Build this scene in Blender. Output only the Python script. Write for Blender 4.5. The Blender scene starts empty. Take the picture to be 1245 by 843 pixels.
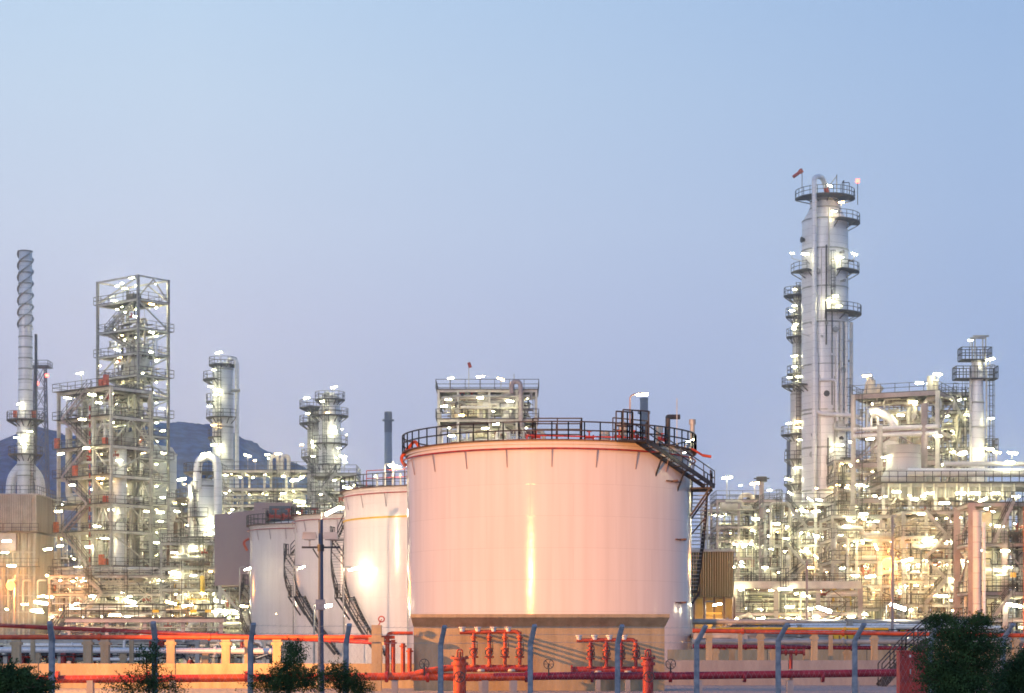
import bpy, math, random
from mathutils import Vector, Matrix
PI = math.pi; R = math.radians
sc = bpy.context.scene
COL = sc.collection
F = 2500.0; CX = 622.5; HY = 790.0; EYE = 1.7

def W(px, py, Y):
    "point of the place that the photograph shows at px,py if it stands Y metres away"
    return Vector(((px - CX) / F * Y, Y, EYE + (HY - py) / F * Y))

# ------------------------------------------------------------------ materials
def lin(r, g, b):
    f = lambda c: (c / 255 / 12.92) if c / 255 <= .04045 else ((c / 255 + .055) / 1.055) ** 2.4
    return (f(r), f(g), f(b), 1)

def mat(name, c1, c2=None, rough=.5, metal=0., scale=3., stretch=(1, 1, 1), bump=0., detail=4, lo=.35, hi=.65, spec=.5, obj=True):
    m = bpy.data.materials.new(name); m.use_nodes = True
    nt = m.node_tree; b = nt.nodes['Principled BSDF']
    b.inputs['Roughness'].default_value = rough
    b.inputs['Metallic'].default_value = metal
    b.inputs['Specular IOR Level'].default_value = spec
    c2 = c2 or tuple(x * .7 for x in c1[:3])
    tc = nt.nodes.new('ShaderNodeTexCoord'); mp = nt.nodes.new('ShaderNodeMapping')
    mp.inputs['Scale'].default_value = stretch
    nt.links.new(tc.outputs['Object'], mp.inputs['Vector'])
    n = nt.nodes.new('ShaderNodeTexNoise'); n.inputs['Scale'].default_value = scale; n.inputs['Detail'].default_value = detail
    nt.links.new(mp.outputs[0], n.inputs['Vector'])
    r = nt.nodes.new('ShaderNodeValToRGB')
    r.color_ramp.elements[0].position = lo; r.color_ramp.elements[1].position = hi
    r.color_ramp.elements[0].color = (*c1[:3], 1); r.color_ramp.elements[1].color = (*c2[:3], 1)
    nt.links.new(n.outputs[0], r.inputs[0]); nt.links.new(r.outputs[0], b.inputs['Base Color'])
    if bump:
        bp = nt.nodes.new('ShaderNodeBump'); bp.inputs['Strength'].default_value = bump; bp.inputs['Distance'].default_value = .1
        nt.links.new(n.outputs[0], bp.inputs['Height']); nt.links.new(bp.outputs[0], b.inputs['Normal'])
    m['b'] = 1
    return m

def emis(name, c, s):
    m = bpy.data.materials.new(name); m.use_nodes = True
    nt = m.node_tree; nt.nodes.clear()
    e = nt.nodes.new('ShaderNodeEmission'); o = nt.nodes.new('ShaderNodeOutputMaterial')
    e.inputs[0].default_value = (*c, 1); e.inputs[1].default_value = s
    nt.links.new(e.outputs[0], o.inputs[0]); return m

M = {}
M['steel'] = mat('galvanised_steel', (.50, .485, .455), (.33, .32, .30), .5, .25, 1.2)
M['pale'] = mat('pale_painted_steel', (.72, .69, .62), (.5, .48, .43), .55, 0, .8)
M['mauve'] = mat('mauve_grey_steel', (.42, .34, .34), (.30, .24, .25), .55, 0, .8)
M['dark'] = mat('dark_rail_paint', (.055, .058, .065), (.03, .03, .035), .6, 0, 2)
M['grate'] = mat('floor_grating', (.12, .115, .11), (.07, .07, .07), .7, 0, 2)
M['rust'] = mat('rusty_brown_steel', (.20, .11, .08), (.09, .055, .05), .7, 0, 2)
M['red'] = mat('red_pipe_paint', (.50, .05, .035), (.26, .03, .03), .5, 0, 2.6, detail=8)
M['orange'] = mat('orange_red_paint', (.70, .11, .035), (.40, .055, .03), .5, 0, 2.6, detail=8)
M['red_dim'] = mat('red_pipe_paint_dim', (.27, .022, .04), (.18, .015, .03), .4, 0, 1.5)  # red pipe paint with the weaker light at right put into the colour
M['yellow'] = mat('yellow_paint', (.75, .5, .04), (.6, .38, .03), .5, 0, 1.5)
M['post'] = mat('blue_grey_concrete_post', (.31, .335, .38), (.19, .215, .26), .8, 0, 6, bump=.3)
M['cream'] = mat('cream_insulation', (.78, .74, .62), (.58, .54, .44), .5, .1, .9)
M['housing'] = mat('lamp_housing', (.3, .3, .3), (.2, .2, .2), .5)
M['leaf'] = mat('dark_green_leaf', (.018, .05, .022), (.06, .12, .04), .75, 0, 2.2, spec=.2)
M['leaf2'] = mat('olive_leaf', (.03, .06, .02), (.06, .10, .03), .75, 0, 1.8, spec=.2)
M['bark'] = mat('bark', (.10, .075, .05), (.05, .035, .025), .9, 0, 8)
M['pinkwall'] = mat('pink_grey_cladding', (.43, .31, .31), (.37, .265, .27), .8, 0, .15)
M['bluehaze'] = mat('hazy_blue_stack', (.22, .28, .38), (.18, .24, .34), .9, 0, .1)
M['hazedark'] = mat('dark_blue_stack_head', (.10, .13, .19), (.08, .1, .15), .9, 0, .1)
M['tube'] = emis('white_lamp_glow', (1., .94, .56), 85)
M['tubew'] = emis('warm_lamp_glow', (1., .62, .22), 90)
M['tubed'] = emis('white_lamp_glow_fill', (1., .93, .50), 620)  # for extra inner lamps, made strong to brighten the steelwork
M['tubes'] = emis('white_lamp_glow_strong', (1., .86, .56), 170)
M['sodium'] = emis('orange_lamp_glow', (1., .42, .07), 2.8)
M['beacon'] = emis('red_beacon_glow', (1., .12, .08), 8)
M['board'] = emis('amber_lit_panel', (1., .45, .08), 1.2)

def cladding(name, base, ring=1.1, metal=.35, rough=.38, streak=.25):
    "metal sheeting in rings with faint seams and vertical rain streaks"
    m = bpy.data.materials.new(name); m.use_nodes = True
    nt = m.node_tree; b = nt.nodes['Principled BSDF']; N = nt.nodes.new; Lk = nt.links.new
    b.inputs['Metallic'].default_value = metal; b.inputs['Roughness'].default_value = rough
    tc = N('ShaderNodeTexCoord'); sp = N('ShaderNodeSeparateXYZ'); Lk(tc.outputs['Object'], sp.inputs[0])
    d = N('ShaderNodeMath'); d.operation = 'DIVIDE'; d.inputs[1].default_value = ring; Lk(sp.outputs['Z'], d.inputs[0])
    fr = N('ShaderNodeMath'); fr.operation = 'FRACT'; Lk(d.outputs[0], fr.inputs[0])
    lt = N('ShaderNodeMath'); lt.operation = 'LESS_THAN'; lt.inputs[1].default_value = .07; Lk(fr.outputs[0], lt.inputs[0])
    fl = N('ShaderNodeMath'); fl.operation = 'FLOOR'; Lk(d.outputs[0], fl.inputs[0])
    wn = N('ShaderNodeTexWhiteNoise'); wn.noise_dimensions = '1D'; Lk(fl.outputs[0], wn.inputs['W'])
    mp = N('ShaderNodeMapping'); mp.inputs['Scale'].default_value = (2.2, 2.2, .12); Lk(tc.outputs['Object'], mp.inputs[0])
    ns = N('ShaderNodeTexNoise'); ns.inputs['Scale'].default_value = 1.; ns.inputs['Detail'].default_value = 5; Lk(mp.outputs[0], ns.inputs['Vector'])
    a = N('ShaderNodeMath'); a.operation = 'MULTIPLY_ADD'; a.inputs[1].default_value = streak; a.inputs[2].default_value = 1 - streak * .8; Lk(ns.outputs[0], a.inputs[0])
    a2 = N('ShaderNodeMath'); a2.operation = 'MULTIPLY_ADD'; a2.inputs[1].default_value = .10; Lk(wn.outputs['Value'], a2.inputs[0]); Lk(a.outputs[0], a2.inputs[2])
    s = N('ShaderNodeMath'); s.operation = 'MULTIPLY_ADD'; s.inputs[1].default_value = -.25; Lk(lt.outputs[0], s.inputs[0]); Lk(a2.outputs[0], s.inputs[2])
    mx = N('ShaderNodeVectorMath'); mx.operation = 'SCALE'; mx.inputs[0].default_value = base; Lk(s.outputs[0], mx.inputs['Scale'])
    Lk(mx.outputs[0], b.inputs['Base Color'])
    return m
M['clad'] = cladding('silver_cladding', (.90, .88, .87), metal=.12)
M['cladw'] = cladding('white_cladding', (.66, .65, .62), 1.6, .1, .5)

def tankmat(name, base, ycol=None, band=None):
    "glossy white tank paint: plate seams, rain streaks, optional yellow band (local z range)"
    m = bpy.data.materials.new(name); m.use_nodes = True
    nt = m.node_tree; b = nt.nodes['Principled BSDF']; N = nt.nodes.new; Lk = nt.links.new
    b.inputs['Roughness'].default_value = .13; b.inputs['Specular IOR Level'].default_value = .13
    tc = N('ShaderNodeTexCoord'); sp = N('ShaderNodeSeparateXYZ'); Lk(tc.outputs['Object'], sp.inputs[0])
    at = N('ShaderNodeMath'); at.operation = 'ARCTAN2'; Lk(sp.outputs['X'], at.inputs[0]); Lk(sp.outputs['Y'], at.inputs[1])
    u = N('ShaderNodeMath'); u.operation = 'MULTIPLY'; u.inputs[1].default_value = 10.; Lk(at.outputs[0], u.inputs[0])
    cb = N('ShaderNodeCombineXYZ'); Lk(u.outputs[0], cb.inputs[0]); Lk(sp.outputs['Z'], cb.inputs[1])
    br = N('ShaderNodeTexBrick'); Lk(cb.outputs[0], br.inputs['Vector'])
    br.inputs['Scale'].default_value = 1; br.inputs['Mortar Size'].default_value = .028; br.inputs['Brick Width'].default_value = 6; br.inputs['Row Height'].default_value = 2.1
    br.inputs['Mortar Smooth'].default_value = .6; br.inputs['Bias'].default_value = 0
    br.inputs['Color1'].default_value = (1, 1, 1, 1); br.inputs['Color2'].default_value = (.975, .975, .975, 1); br.inputs['Mortar'].default_value = (.9, .9, .9, 1)
    mp = N('ShaderNodeMapping'); mp.inputs['Scale'].default_value = (1.6, .07, 1); Lk(cb.outputs[0], mp.inputs[0])
    ns = N('ShaderNodeTexNoise'); ns.inputs['Scale'].default_value = 1.; ns.inputs['Detail'].default_value = 6; Lk(mp.outputs[0], ns.inputs['Vector'])
    rp = N('ShaderNodeValToRGB'); rp.color_ramp.elements[0].position = .3; rp.color_ramp.elements[1].position = .62
    rp.color_ramp.elements[0].color = (.91, .90, .89, 1); rp.color_ramp.elements[1].color = (1, 1, 1, 1); Lk(ns.outputs[0], rp.inputs[0])
    m1 = N('ShaderNodeMixRGB'); m1.blend_type = 'MULTIPLY'; m1.inputs[0].default_value = 1; Lk(br.outputs['Color'], m1.inputs[1]); Lk(rp.outputs[0], m1.inputs[2])
    m2 = N('ShaderNodeMixRGB'); m2.blend_type = 'MULTIPLY'; m2.inputs[0].default_value = 1; m2.inputs[2].default_value = (*base, 1); Lk(m1.outputs[0], m2.inputs[1])
    Lk(m2.outputs[0], b.inputs['Base Color'])
    n2 = N('ShaderNodeTexNoise'); n2.inputs['Scale'].default_value = .5; n2.inputs['Detail'].default_value = 3; Lk(tc.outputs['Object'], n2.inputs['Vector'])
    ad = N('ShaderNodeMath'); ad.operation = 'MULTIPLY_ADD'; ad.inputs[1].default_value = .35; Lk(br.outputs['Fac'], ad.inputs[0]); Lk(n2.outputs[0], ad.inputs[2])
    bp = N('ShaderNodeBump'); bp.inputs['Strength'].default_value = .05; bp.inputs['Distance'].default_value = .2; Lk(ad.outputs[0], bp.inputs['Height']); Lk(bp.outputs[0], b.inputs['Normal'])
    return m
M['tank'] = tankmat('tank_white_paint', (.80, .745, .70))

def concrete(name, base, dark):
    m = bpy.data.materials.new(name); m.use_nodes = True
    nt = m.node_tree; b = nt.nodes['Principled BSDF']; N = nt.nodes.new; Lk = nt.links.new
    b.inputs['Roughness'].default_value = .9; b.inputs['Specular IOR Level'].default_value = .2
    tc = N('ShaderNodeTexCoord')
    mp = N('ShaderNodeMapping'); mp.inputs['Scale'].default_value = (1.6, 1.6, .25); Lk(tc.outputs['Object'], mp.inputs[0])
    a = N('ShaderNodeTexNoise'); a.inputs['Scale'].default_value = 1.3; a.inputs['Detail'].default_value = 8; a.inputs['Roughness'].default_value = .65; Lk(mp.outputs[0], a.inputs['Vector'])
    c = N('ShaderNodeTexNoise'); c.inputs['Scale'].default_value = 14; c.inputs['Detail'].default_value = 5; Lk(tc.outputs['Object'], c.inputs['Vector'])
    ad = N('ShaderNodeMath'); ad.operation = 'MULTIPLY_ADD'; ad.inputs[1].default_value = .25; Lk(c.outputs[0], ad.inputs[0]); Lk(a.outputs[0], ad.inputs[2])
    rp = N('ShaderNodeValToRGB'); rp.color_ramp.elements[0].position = .35; rp.color_ramp.elements[1].position = .8
    rp.color_ramp.elements[0].color = (*dark, 1); rp.color_ramp.elements[1].color = (*base, 1); Lk(ad.outputs[0], rp.inputs[0])
    Lk(rp.outputs[0], b.inputs['Base Color'])
    bp = N('ShaderNodeBump'); bp.inputs['Strength'].default_value = .4; bp.inputs['Distance'].default_value = .03; Lk(ad.outputs[0], bp.inputs['Height']); Lk(bp.outputs[0], b.inputs['Normal'])
    return m
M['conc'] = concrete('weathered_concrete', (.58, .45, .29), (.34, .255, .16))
M['conc2'] = concrete('grey_concrete', (.40, .37, .37), (.27, .25, .26))

def corrugated(name, c, pitch=.6, axis='X'):
    m = bpy.data.materials.new(name); m.use_nodes = True
    nt = m.node_tree; b = nt.nodes['Principled BSDF']; N = nt.nodes.new; Lk = nt.links.new
    b.inputs['Roughness'].default_value = .5; b.inputs['Metallic'].default_value = .2
    tc = N('ShaderNodeTexCoord'); sp = N('ShaderNodeSeparateXYZ'); Lk(tc.outputs['Object'], sp.inputs[0])
    ad = N('ShaderNodeMath'); ad.operation = 'ADD'; Lk(sp.outputs['X'], ad.inputs[0]); Lk(sp.outputs['Y'], ad.inputs[1])
    ml = N('ShaderNodeMath'); ml.operation = 'MULTIPLY'; ml.inputs[1].default_value = 2 * PI / pitch; Lk(ad.outputs[0], ml.inputs[0])
    sn = N('ShaderNodeMath'); sn.operation = 'SINE'; Lk(ml.outputs[0], sn.inputs[0])
    bp = N('ShaderNodeBump'); bp.inputs['Strength'].default_value = 1; bp.inputs['Distance'].default_value = pitch * .2; Lk(sn.outputs[0], bp.inputs['Height']); Lk(bp.outputs[0], b.inputs['Normal'])
    mp = N('ShaderNodeMapping'); mp.inputs['Scale'].default_value = (1, 1, .1); Lk(tc.outputs['Object'], mp.inputs[0])
    ns = N('ShaderNodeTexNoise'); ns.inputs['Scale'].default_value = 1.2; ns.inputs['Detail'].default_value = 5; Lk(mp.outputs[0], ns.inputs['Vector'])
    rp = N('ShaderNodeValToRGB'); rp.color_ramp.elements[0].position = .3; rp.color_ramp.elements[1].position = .7
    rp.color_ramp.elements[0].color = (*[x * .6 for x in c], 1); rp.color_ramp.elements[1].color = (*c, 1); Lk(ns.outputs[0], rp.inputs[0])
    Lk(rp.outputs[0], b.inputs['Base Color']); return m
M['corr'] = corrugated('pale_corrugated_sheet', (.40, .38, .34))
M['corrg'] = corrugated('green_grey_corrugated_sheet', (.055, .11, .09), .24)

# ------------------------------------------------------------------ mesh builder
class MB:
    def __init__(s): s.v = []; s.f = []; s.sm = []
    def add(s, V, Fc, smooth=False):
        o = len(s.v); s.v += [tuple(x) for x in V]
        s.f += [tuple(i + o for i in f) for f in Fc]; s.sm += [smooth] * len(Fc)
    def box(s, x0, x1, y0, y1, z0, z1):
        s.add([(x0,y0,z0),(x1,y0,z0),(x1,y1,z0),(x0,y1,z0),(x0,y0,z1),(x1,y0,z1),(x1,y1,z1),(x0,y1,z1)],
              [(3,2,1,0),(4,5,6,7),(0,1,5,4),(1,2,6,5),(2,3,7,6),(3,0,4,7)])
        return s
    def bar(s, p, q, w, h=None):
        p = Vector(p); q = Vector(q); h = h or w; d = q - p
        if d.length < 1e-5: return s
        d.normalize(); up = Vector((0, 0, 1)) if abs(d.z) < .95 else Vector((0, 1, 0))
        a = d.cross(up).normalized() * (w / 2); b = a.cross(d).normalized() * (h / 2)
        V = [c + sa * a + sb * b for c in (p, q) for sa, sb in ((-1,-1),(1,-1),(1,1),(-1,1))]
        s.add(V, [(0,1,2,3),(7,6,5,4),(0,4,5,1),(1,5,6,2),(2,6,7,3),(3,7,4,0)]); return s
    def tube(s, pts, r, n=8, bend=None):
        P = [Vector(p) for p in pts]
        if len(P) > 2:
            b = bend if bend is not None else r * 2.5
            Q = [P[0]]
            for i in range(1, len(P) - 1):
                a, c, e = P[i-1], P[i], P[i+1]
                l1 = min(b, (a - c).length * .45); l2 = min(b, (e - c).length * .45)
                p0 = c + (a - c).normalized() * l1; p2 = c + (e - c).normalized() * l2
                for t in (0, .25, .5, .75, 1): Q.append(p0 * (1-t)**2 + c * 2*t*(1-t) + p2 * t*t)
            Q.append(P[-1]); P = Q
        up = None; V = []
        for i, p in enumerate(P):
            d = (P[min(i+1, len(P)-1)] - P[max(i-1, 0)])
            d = d.normalized() if d.length > 1e-9 else Vector((0, 0, 1))
            if up is None: up = d.orthogonal().normalized()
            else:
                up = up - d * up.dot(d)
                up = up.normalized() if up.length > 1e-6 else d.orthogonal().normalized()
            w = d.cross(up)
            V += [p + up * (r * math.cos(2*PI*k/n)) + w * (r * math.sin(2*PI*k/n)) for k in range(n)]
        Fc = [(i*n+k, i*n+(k+1) % n, (i+1)*n+(k+1) % n, (i+1)*n+k) for i in range(len(P)-1) for k in range(n)]
        s.add(V, Fc, True); L = len(P)
        s.add(V[:n], [tuple(range(n))[::-1]]); s.add(V[-n:], [tuple(range(n))]); return s
    def lathe(s, prof, cx=0, cy=0, n=24, smooth=True):
        V = []; Fc = []
        for r, z in prof: V += [(cx + r * math.sin(2*PI*k/n), cy - r * math.cos(2*PI*k/n), z) for k in range(n)]
        for i in range(len(prof)-1):
            for k in range(n): Fc.append((i*n+k, i*n+(k+1) % n, (i+1)*n+(k+1) % n, (i+1)*n+k))
        s.add(V, Fc, smooth); return s
    def cyl(s, cx, cy, z0, z1, r, r1=None, n=16):
        r1 = r if r1 is None else r1
        s.lathe([(r, z0), (r1, z1)], cx, cy, n)
        s.lathe([(r1, z1), (.001, z1)], cx, cy, n, False); s.lathe([(.001, z0), (r, z0)], cx, cy, n, False); return s
    def slab(s, r0, r1, z0, z1, a0, a1, cx=0, cy=0):
        n = max(3, int(abs(a1 - a0) / 10) + 1); V = []; Fc = []
        for i in range(n + 1):
            a = R(a0 + (a1 - a0) * i / n); sa, ca = math.sin(a), -math.cos(a)
            V += [(cx + r*sa, cy + r*ca, z) for r, z in ((r0, z0), (r1, z0), (r1, z1), (r0, z1))]
        for i in range(n):
            for k in range(4): Fc.append((i*4+k, (i+1)*4+k, (i+1)*4+(k+1) % 4, i*4+(k+1) % 4))
        Fc += [(0,1,2,3), (n*4+3, n*4+2, n*4+1, n*4)]
        s.add(V, Fc); return s
    def rail(s, pts, h=1.1, t=.06, step=1.8, mid=True):
        P = [Vector(p) for p in pts]
        for a, b in zip(P, P[1:]):
            L = (b - a).length
            if L < .05: continue
            for k in ((h, h * .5) if mid else (h,)):
                s.bar(a + Vector((0,0,k)), b + Vector((0,0,k)), t)
            n = max(1, round(L / step))
            for i in range(n + 1):
                q = a.lerp(b, i / n); s.bar(q, q + Vector((0,0,h)), t)
        return s
    def arcrail(s, r, z, a0, a1, h=1.1, t=.06, cx=0, cy=0, step=None, z1=None):
        n = max(3, int(abs(R(a1 - a0)) * r / (step or 1.4))); P = []
        for i in range(n + 1):
            a = R(a0 + (a1 - a0) * i / n); zz = z if z1 is None else z + (z1 - z) * i / n
            P.append(Vector((cx + r * math.sin(a), cy - r * math.cos(a), zz)))
        s.rail(P, h, t, 99); return s
    def ladder(s, p, z0, z1, w=.5, cage=True, face=(0, -1), t=.06, rung=.45):
        x, y = p; fx, fy = face; tx, ty = -fy, fx
        for sg in (-1, 1): s.bar((x+tx*w/2*sg, y+ty*w/2*sg, z0), (x+tx*w/2*sg, y+ty*w/2*sg, z1), t)
        z = z0
        while z < z1: s.bar((x-tx*w/2, y-ty*w/2, z), (x+tx*w/2, y+ty*w/2, z), t * .7); z += rung
        if cage:
            z = z0 + 2.2; c = []
            while z < z1 + 1:
                ring = [Vector((x + tx*.42*math.cos(a) + fx*(.05+.75*math.sin(a)), y + ty*.42*math.cos(a) + fy*(.05+.75*math.sin(a)), z)) for a in (0, PI*.25, PI*.5, PI*.75, PI)]
                for a, b in zip(ring, ring[1:]): s.bar(a, b, t)
                c.append(ring); z += 1.3
            for a, b in zip(c, c[1:]):
                for k in (1, 2, 3): s.bar(a[k], b[k], t * .7)
        return s
    def mesh(s, name, m):
        me = bpy.data.meshes.new(name); me.from_pydata(s.v, [], s.f)
        me.polygons.foreach_set('use_smooth', s.sm); me.materials.append(m); me.update(); return me
    def build(s, name, m, parent=None, label=None, kind=None):
        if not s.f: return None
        o = bpy.data.objects.new(name, s.mesh(name, m)); COL.objects.link(o)
        if parent is not None: o.parent = parent
        if label: o['label'] = label
        if kind: o['kind'] = kind
        return o

def thing(name, label, cat, loc=(0, 0, 0), rz=0., group=None):
    o = bpy.data.objects.new(name, None); COL.objects.link(o)
    o.location = loc; o.rotation_euler = (0, 0, rz); o.empty_display_size = .5
    o['label'] = label; o['category'] = cat
    if group: o['group'] = group
    return o
def tag(o, label, cat, group=None):
    o['label'] = label; o['category'] = cat
    if group: o['group'] = group
    return o
def to_local(root, v):
    v = Vector(v) - root.location
    return Matrix.Rotation(-root.rotation_euler.z, 3, 'Z') @ v
def PX(root, px, py, Y): return to_local(root, W(px, py, Y))
def place(me, name, parent, loc, rot=(0, 0, 0), scale=1):
    o = bpy.data.objects.new(name, me); COL.objects.link(o); o.parent = parent
    o.location = loc; o.rotation_euler = rot
    o.scale = (scale, scale, scale) if not isinstance(scale, tuple) else scale
    return o

# ------------------------------------------------------------------ lamps
LAMP_H = MB().box(-.75, .75, -.16, .16, .12, .26).box(-.1, .1, .16, .45, .12, .24).mesh('lamp', M['housing'])
def _tube():
    b = MB(); b.tube([(-.72, 0, .0), (-.6, 0, .0), (.6, 0, 0), (.72, 0, .0)], .15, 8, bend=.01)
    n = 8
    for k in range(n): v = b.v[k]; b.v[k] = (v[0], v[1]*.5, v[2]*.5); v = b.v[-n*2-1-k-0] if False else b.v[k]
    return b
LAMP_T = _tube().mesh('tube', M['tube']); LAMP_D = _tube().mesh('tube', M['tubed']); LAMP_S = _tube().mesh('tube', M['tubes']); LAMP_W = _tube().mesh('tube', M['tubew']); RL = random.Random(77)
NL = [0]
def lamp(root, p, tilt=0., turn=0., s=1., world=True, post=0., hot=False):
    "strip lamp fitting fixed to root; p in world coordinates unless world is False"
    q = to_local(root, p) if world else Vector(p)
    s *= .62 if world else .33
    rz = (-root.rotation_euler.z if world else 0) + turn
    if not world: rz += RL.uniform(-1.3, 1.3)
    h = place(LAMP_H, 'lamp', root, q, (0, R(tilt), rz), s)
    place(LAMP_S if hot else LAMP_W if RL.random() < .13 else LAMP_T if world else LAMP_D, 'tube', h, (0, 0, 0)); NL[0] += 1
    if post:
        b = MB().bar(q + Vector((0, .3, -post)), q + Vector((0, .3, .2)), .08).bar(q + Vector((0, .3, .2)), q + Vector((0, 0, .2)), .08)
        b.build('lamp_arm', M['steel'], root)
    return h
def lamps(root, Y, lst, s=1.):
    for t in lst:
        lamp(root, W(t[0], t[1], Y + (t[3] if len(t) > 3 else 0)), t[2] if len(t) > 2 else random.uniform(-12, 12), random.uniform(-.4, .4), s * random.uniform(.85, 1.1), post=t[4] if len(t) > 4 else 0)

# ------------------------------------------------------------------ pipework
def valve_mesh():
    b = MB()
    b.tube([(-.45, 0, 0), (-.36, 0, 0)], .24, 8).tube([(.36, 0, 0), (.45, 0, 0)], .24, 8).tube([(-.36, 0, 0), (.36, 0, 0)], .15, 8)
    b.tube([(0, 0, 0), (0, 0, .55)], .08, 6)
    ring = [(0.24 * math.cos(a * PI / 5), .24 * math.sin(a * PI / 5), .55) for a in range(11)]
    for p, q in zip(ring, ring[1:]): b.bar(p, q, .05)
    b.bar((-.24, 0, .55), (.24, 0, .55), .04).bar((0, -.24, .55), (0, .24, .55), .04)
    return b
VALVE = valve_mesh().mesh('valve', M['steel']); VALVER = valve_mesh().mesh('valve', M['red'])
PIPEM = ['clad', 'clad', 'pale', 'steel', 'cream', 'cream', 'pale', 'steel']

def drum(root, c, r, L, mt='clad', yaw=0, name='drum'):
    "horizontal vessel with domed ends on two saddles"
    b = MB(); prof = [(.01, -L/2-r*.45), (r*.6, -L/2-r*.36), (r*.9, -L/2-r*.15), (r, -L/2), (r, L/2), (r*.9, L/2+r*.15), (r*.6, L/2+r*.36), (.01, L/2+r*.45)]
    t = MB().lathe(prof, 0, 0, 16)
    ca, sa = math.cos(yaw), math.sin(yaw)
    V = [(c[0] + z*ca - y*sa, c[1] + z*sa + y*ca, c[2] + x) for x, y, z in t.v]
    b.add(V, t.f, True)
    o = b.build(name, M[mt], root)
    s = MB()
    for k in (-.32, .32):
        s.bar((c[0]+L*k*ca, c[1]+L*k*sa, c[2]-r*1.35), (c[0]+L*k*ca, c[1]+L*k*sa, c[2]-r*.6), r*1.3, .3)
    s.build('saddle', M['steel'], o); return o

def clutter(root, x0, x1, y0, y1, z0, z1, n, seed, nv=14, nd=3, big=.3, mats=PIPEM):
    "crossing process pipes, valves and drums inside a local box"
    rg = random.Random(seed); X, Yd, Z = x1-x0, y1-y0, z1-z0
    for i in range(n):
        r = rg.choice((.06, .08, .1, .12, .15, .19, big)); k = rg.random()
        x = rg.uniform(x0, x1); y = rg.uniform(y0, y1); z = rg.uniform(z0, z1)
        if k < .34:
            h = rg.uniform(.25, .8) * Z; za = rg.uniform(z0, z1 - h); d = rg.uniform(.8, min(6, X*.4)) * rg.choice((-1, 1))
            x2 = min(max(x + d, x0), x1)
            P = [(x, y, za), (x, y, za+h), (x2, y, za+h)]
            if rg.random() < .5: P.append((x2, y, za + h - rg.uniform(.6, max(.7, h*.6))))
        elif k < .72:
            L = rg.uniform(.35, 1) * X; xa = rg.uniform(x0, x1 - L)
            if rg.random() < .5:
                xm = xa + L * rg.uniform(.3, .7); dz = rg.uniform(-1.6, 1.6); zb = min(max(z+dz, z0), z1)
                P = [(xa, y, z), (xm, y, z), (xm, y, zb), (xa+L, y, zb)]
            else: P = [(xa, y, z), (xa+L, y, z)]
        elif k < .86:
            w = rg.uniform(.6, 2); h = rg.uniform(1, 3); zz = min(z, z1-h)
            P = [(x, y, zz), (x, y, zz+h), (x+w, y, zz+h), (x+w, y, zz)]
        else:
            P = [(x, y0, z), (x, y, z), (x, y, max(z0, z-2))]
        b = MB(); b.tube(P, r, 8)
        a, c = Vector(P[0]), Vector(P[1]); L = (c-a).length; d = (c-a).normalized() if L > 0 else Vector((0,0,1))
        q = .8
        while q < L and r > .1:
            b.tube([a + d*q, a + d*(q+.12)], r*1.45, 8); q += rg.uniform(2, 4.5)
        b.build('pipe', M['rust' if rg.random() < .05 else 'dark' if rg.random() < .07 else rg.choice(mats)], root)
    for i in range(min(98, int(n*1.05))):
        r = rg.choice((.035, .045, .06)); x = rg.uniform(x0, x1); y = rg.uniform(y0, y0+Yd*.6); z = rg.uniform(z0, z1)
        if rg.random() < .55: P = [(x, y, z0+rg.random()*Z*.3), (x, y, z), (x+rg.uniform(-1.5,1.5), y, z)]
        else: P = [(x0+rg.random()*X*.3, y, z), (x1-rg.random()*X*.3, y, z), (x1-rg.random()*X*.3, y, max(z0, z-rg.uniform(.5,2)))]
        MB().tube(P, r, 5).build('conduit', M[rg.choice(('pale','steel','dark','cream','dark','pale','rust'))], root)
    for i in range(nv):
        place(rg.choice((VALVE, VALVE, VALVE, VALVER)), 'valve', root, (rg.uniform(x0, x1), rg.uniform(y0, y0+Yd*.5), rg.uniform(z0, z1)), (0, rg.choice((0, PI/2)), rg.uniform(-.3, .3)), rg.uniform(.8, 1.5))
    for i in range(nd):
        r = rg.uniform(.5, 1.0); L = rg.uniform(2, min(4.5, max(2.2, X*.5)))
        drum(root, (rg.uniform(x0+L/2, max(x0+L/2+.1, x1-L/2)), rg.uniform(y0+1, y1), rg.uniform(z0+r, z1-r)), r, L, rg.choice(('clad', 'cream', 'cladw')))

# ------------------------------------------------------------------ steel structures
def stair(root, p, q, w=.9, mt='steel'):
    "one flight from p up to q with handrails"
    p, q = Vector(p), Vector(q); d = (q-p); hz = Vector((d.x, d.y, 0)).normalized(); sd = Vector((-hz.y, hz.x, 0)) * (w/2)
    b = MB()
    for s in (-1, 1): b.bar(p + sd*s, q + sd*s, .08, .3)
    n = max(3, int(abs(d.z) / .25))
    for i in range(n):
        c = p.lerp(q, (i + .5) / n); b.bar(c - sd, c + sd, .28, .05)
    o = b.build('stair_flight', M[mt], root)
    h = MB()
    for s in (-1, 1):
        for k in (1.05, .55): h.bar(p + sd*s + Vector((0,0,k)), q + sd*s + Vector((0,0,k)), .055)
        m = max(2, int(d.length / 1.3))
        for i in range(m+1):
            c = p.lerp(q, i/m) + sd*s; h.bar(c, c + Vector((0,0,1.05)), .055)
    h.build('handrail', M['dark'], o); return o

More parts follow.
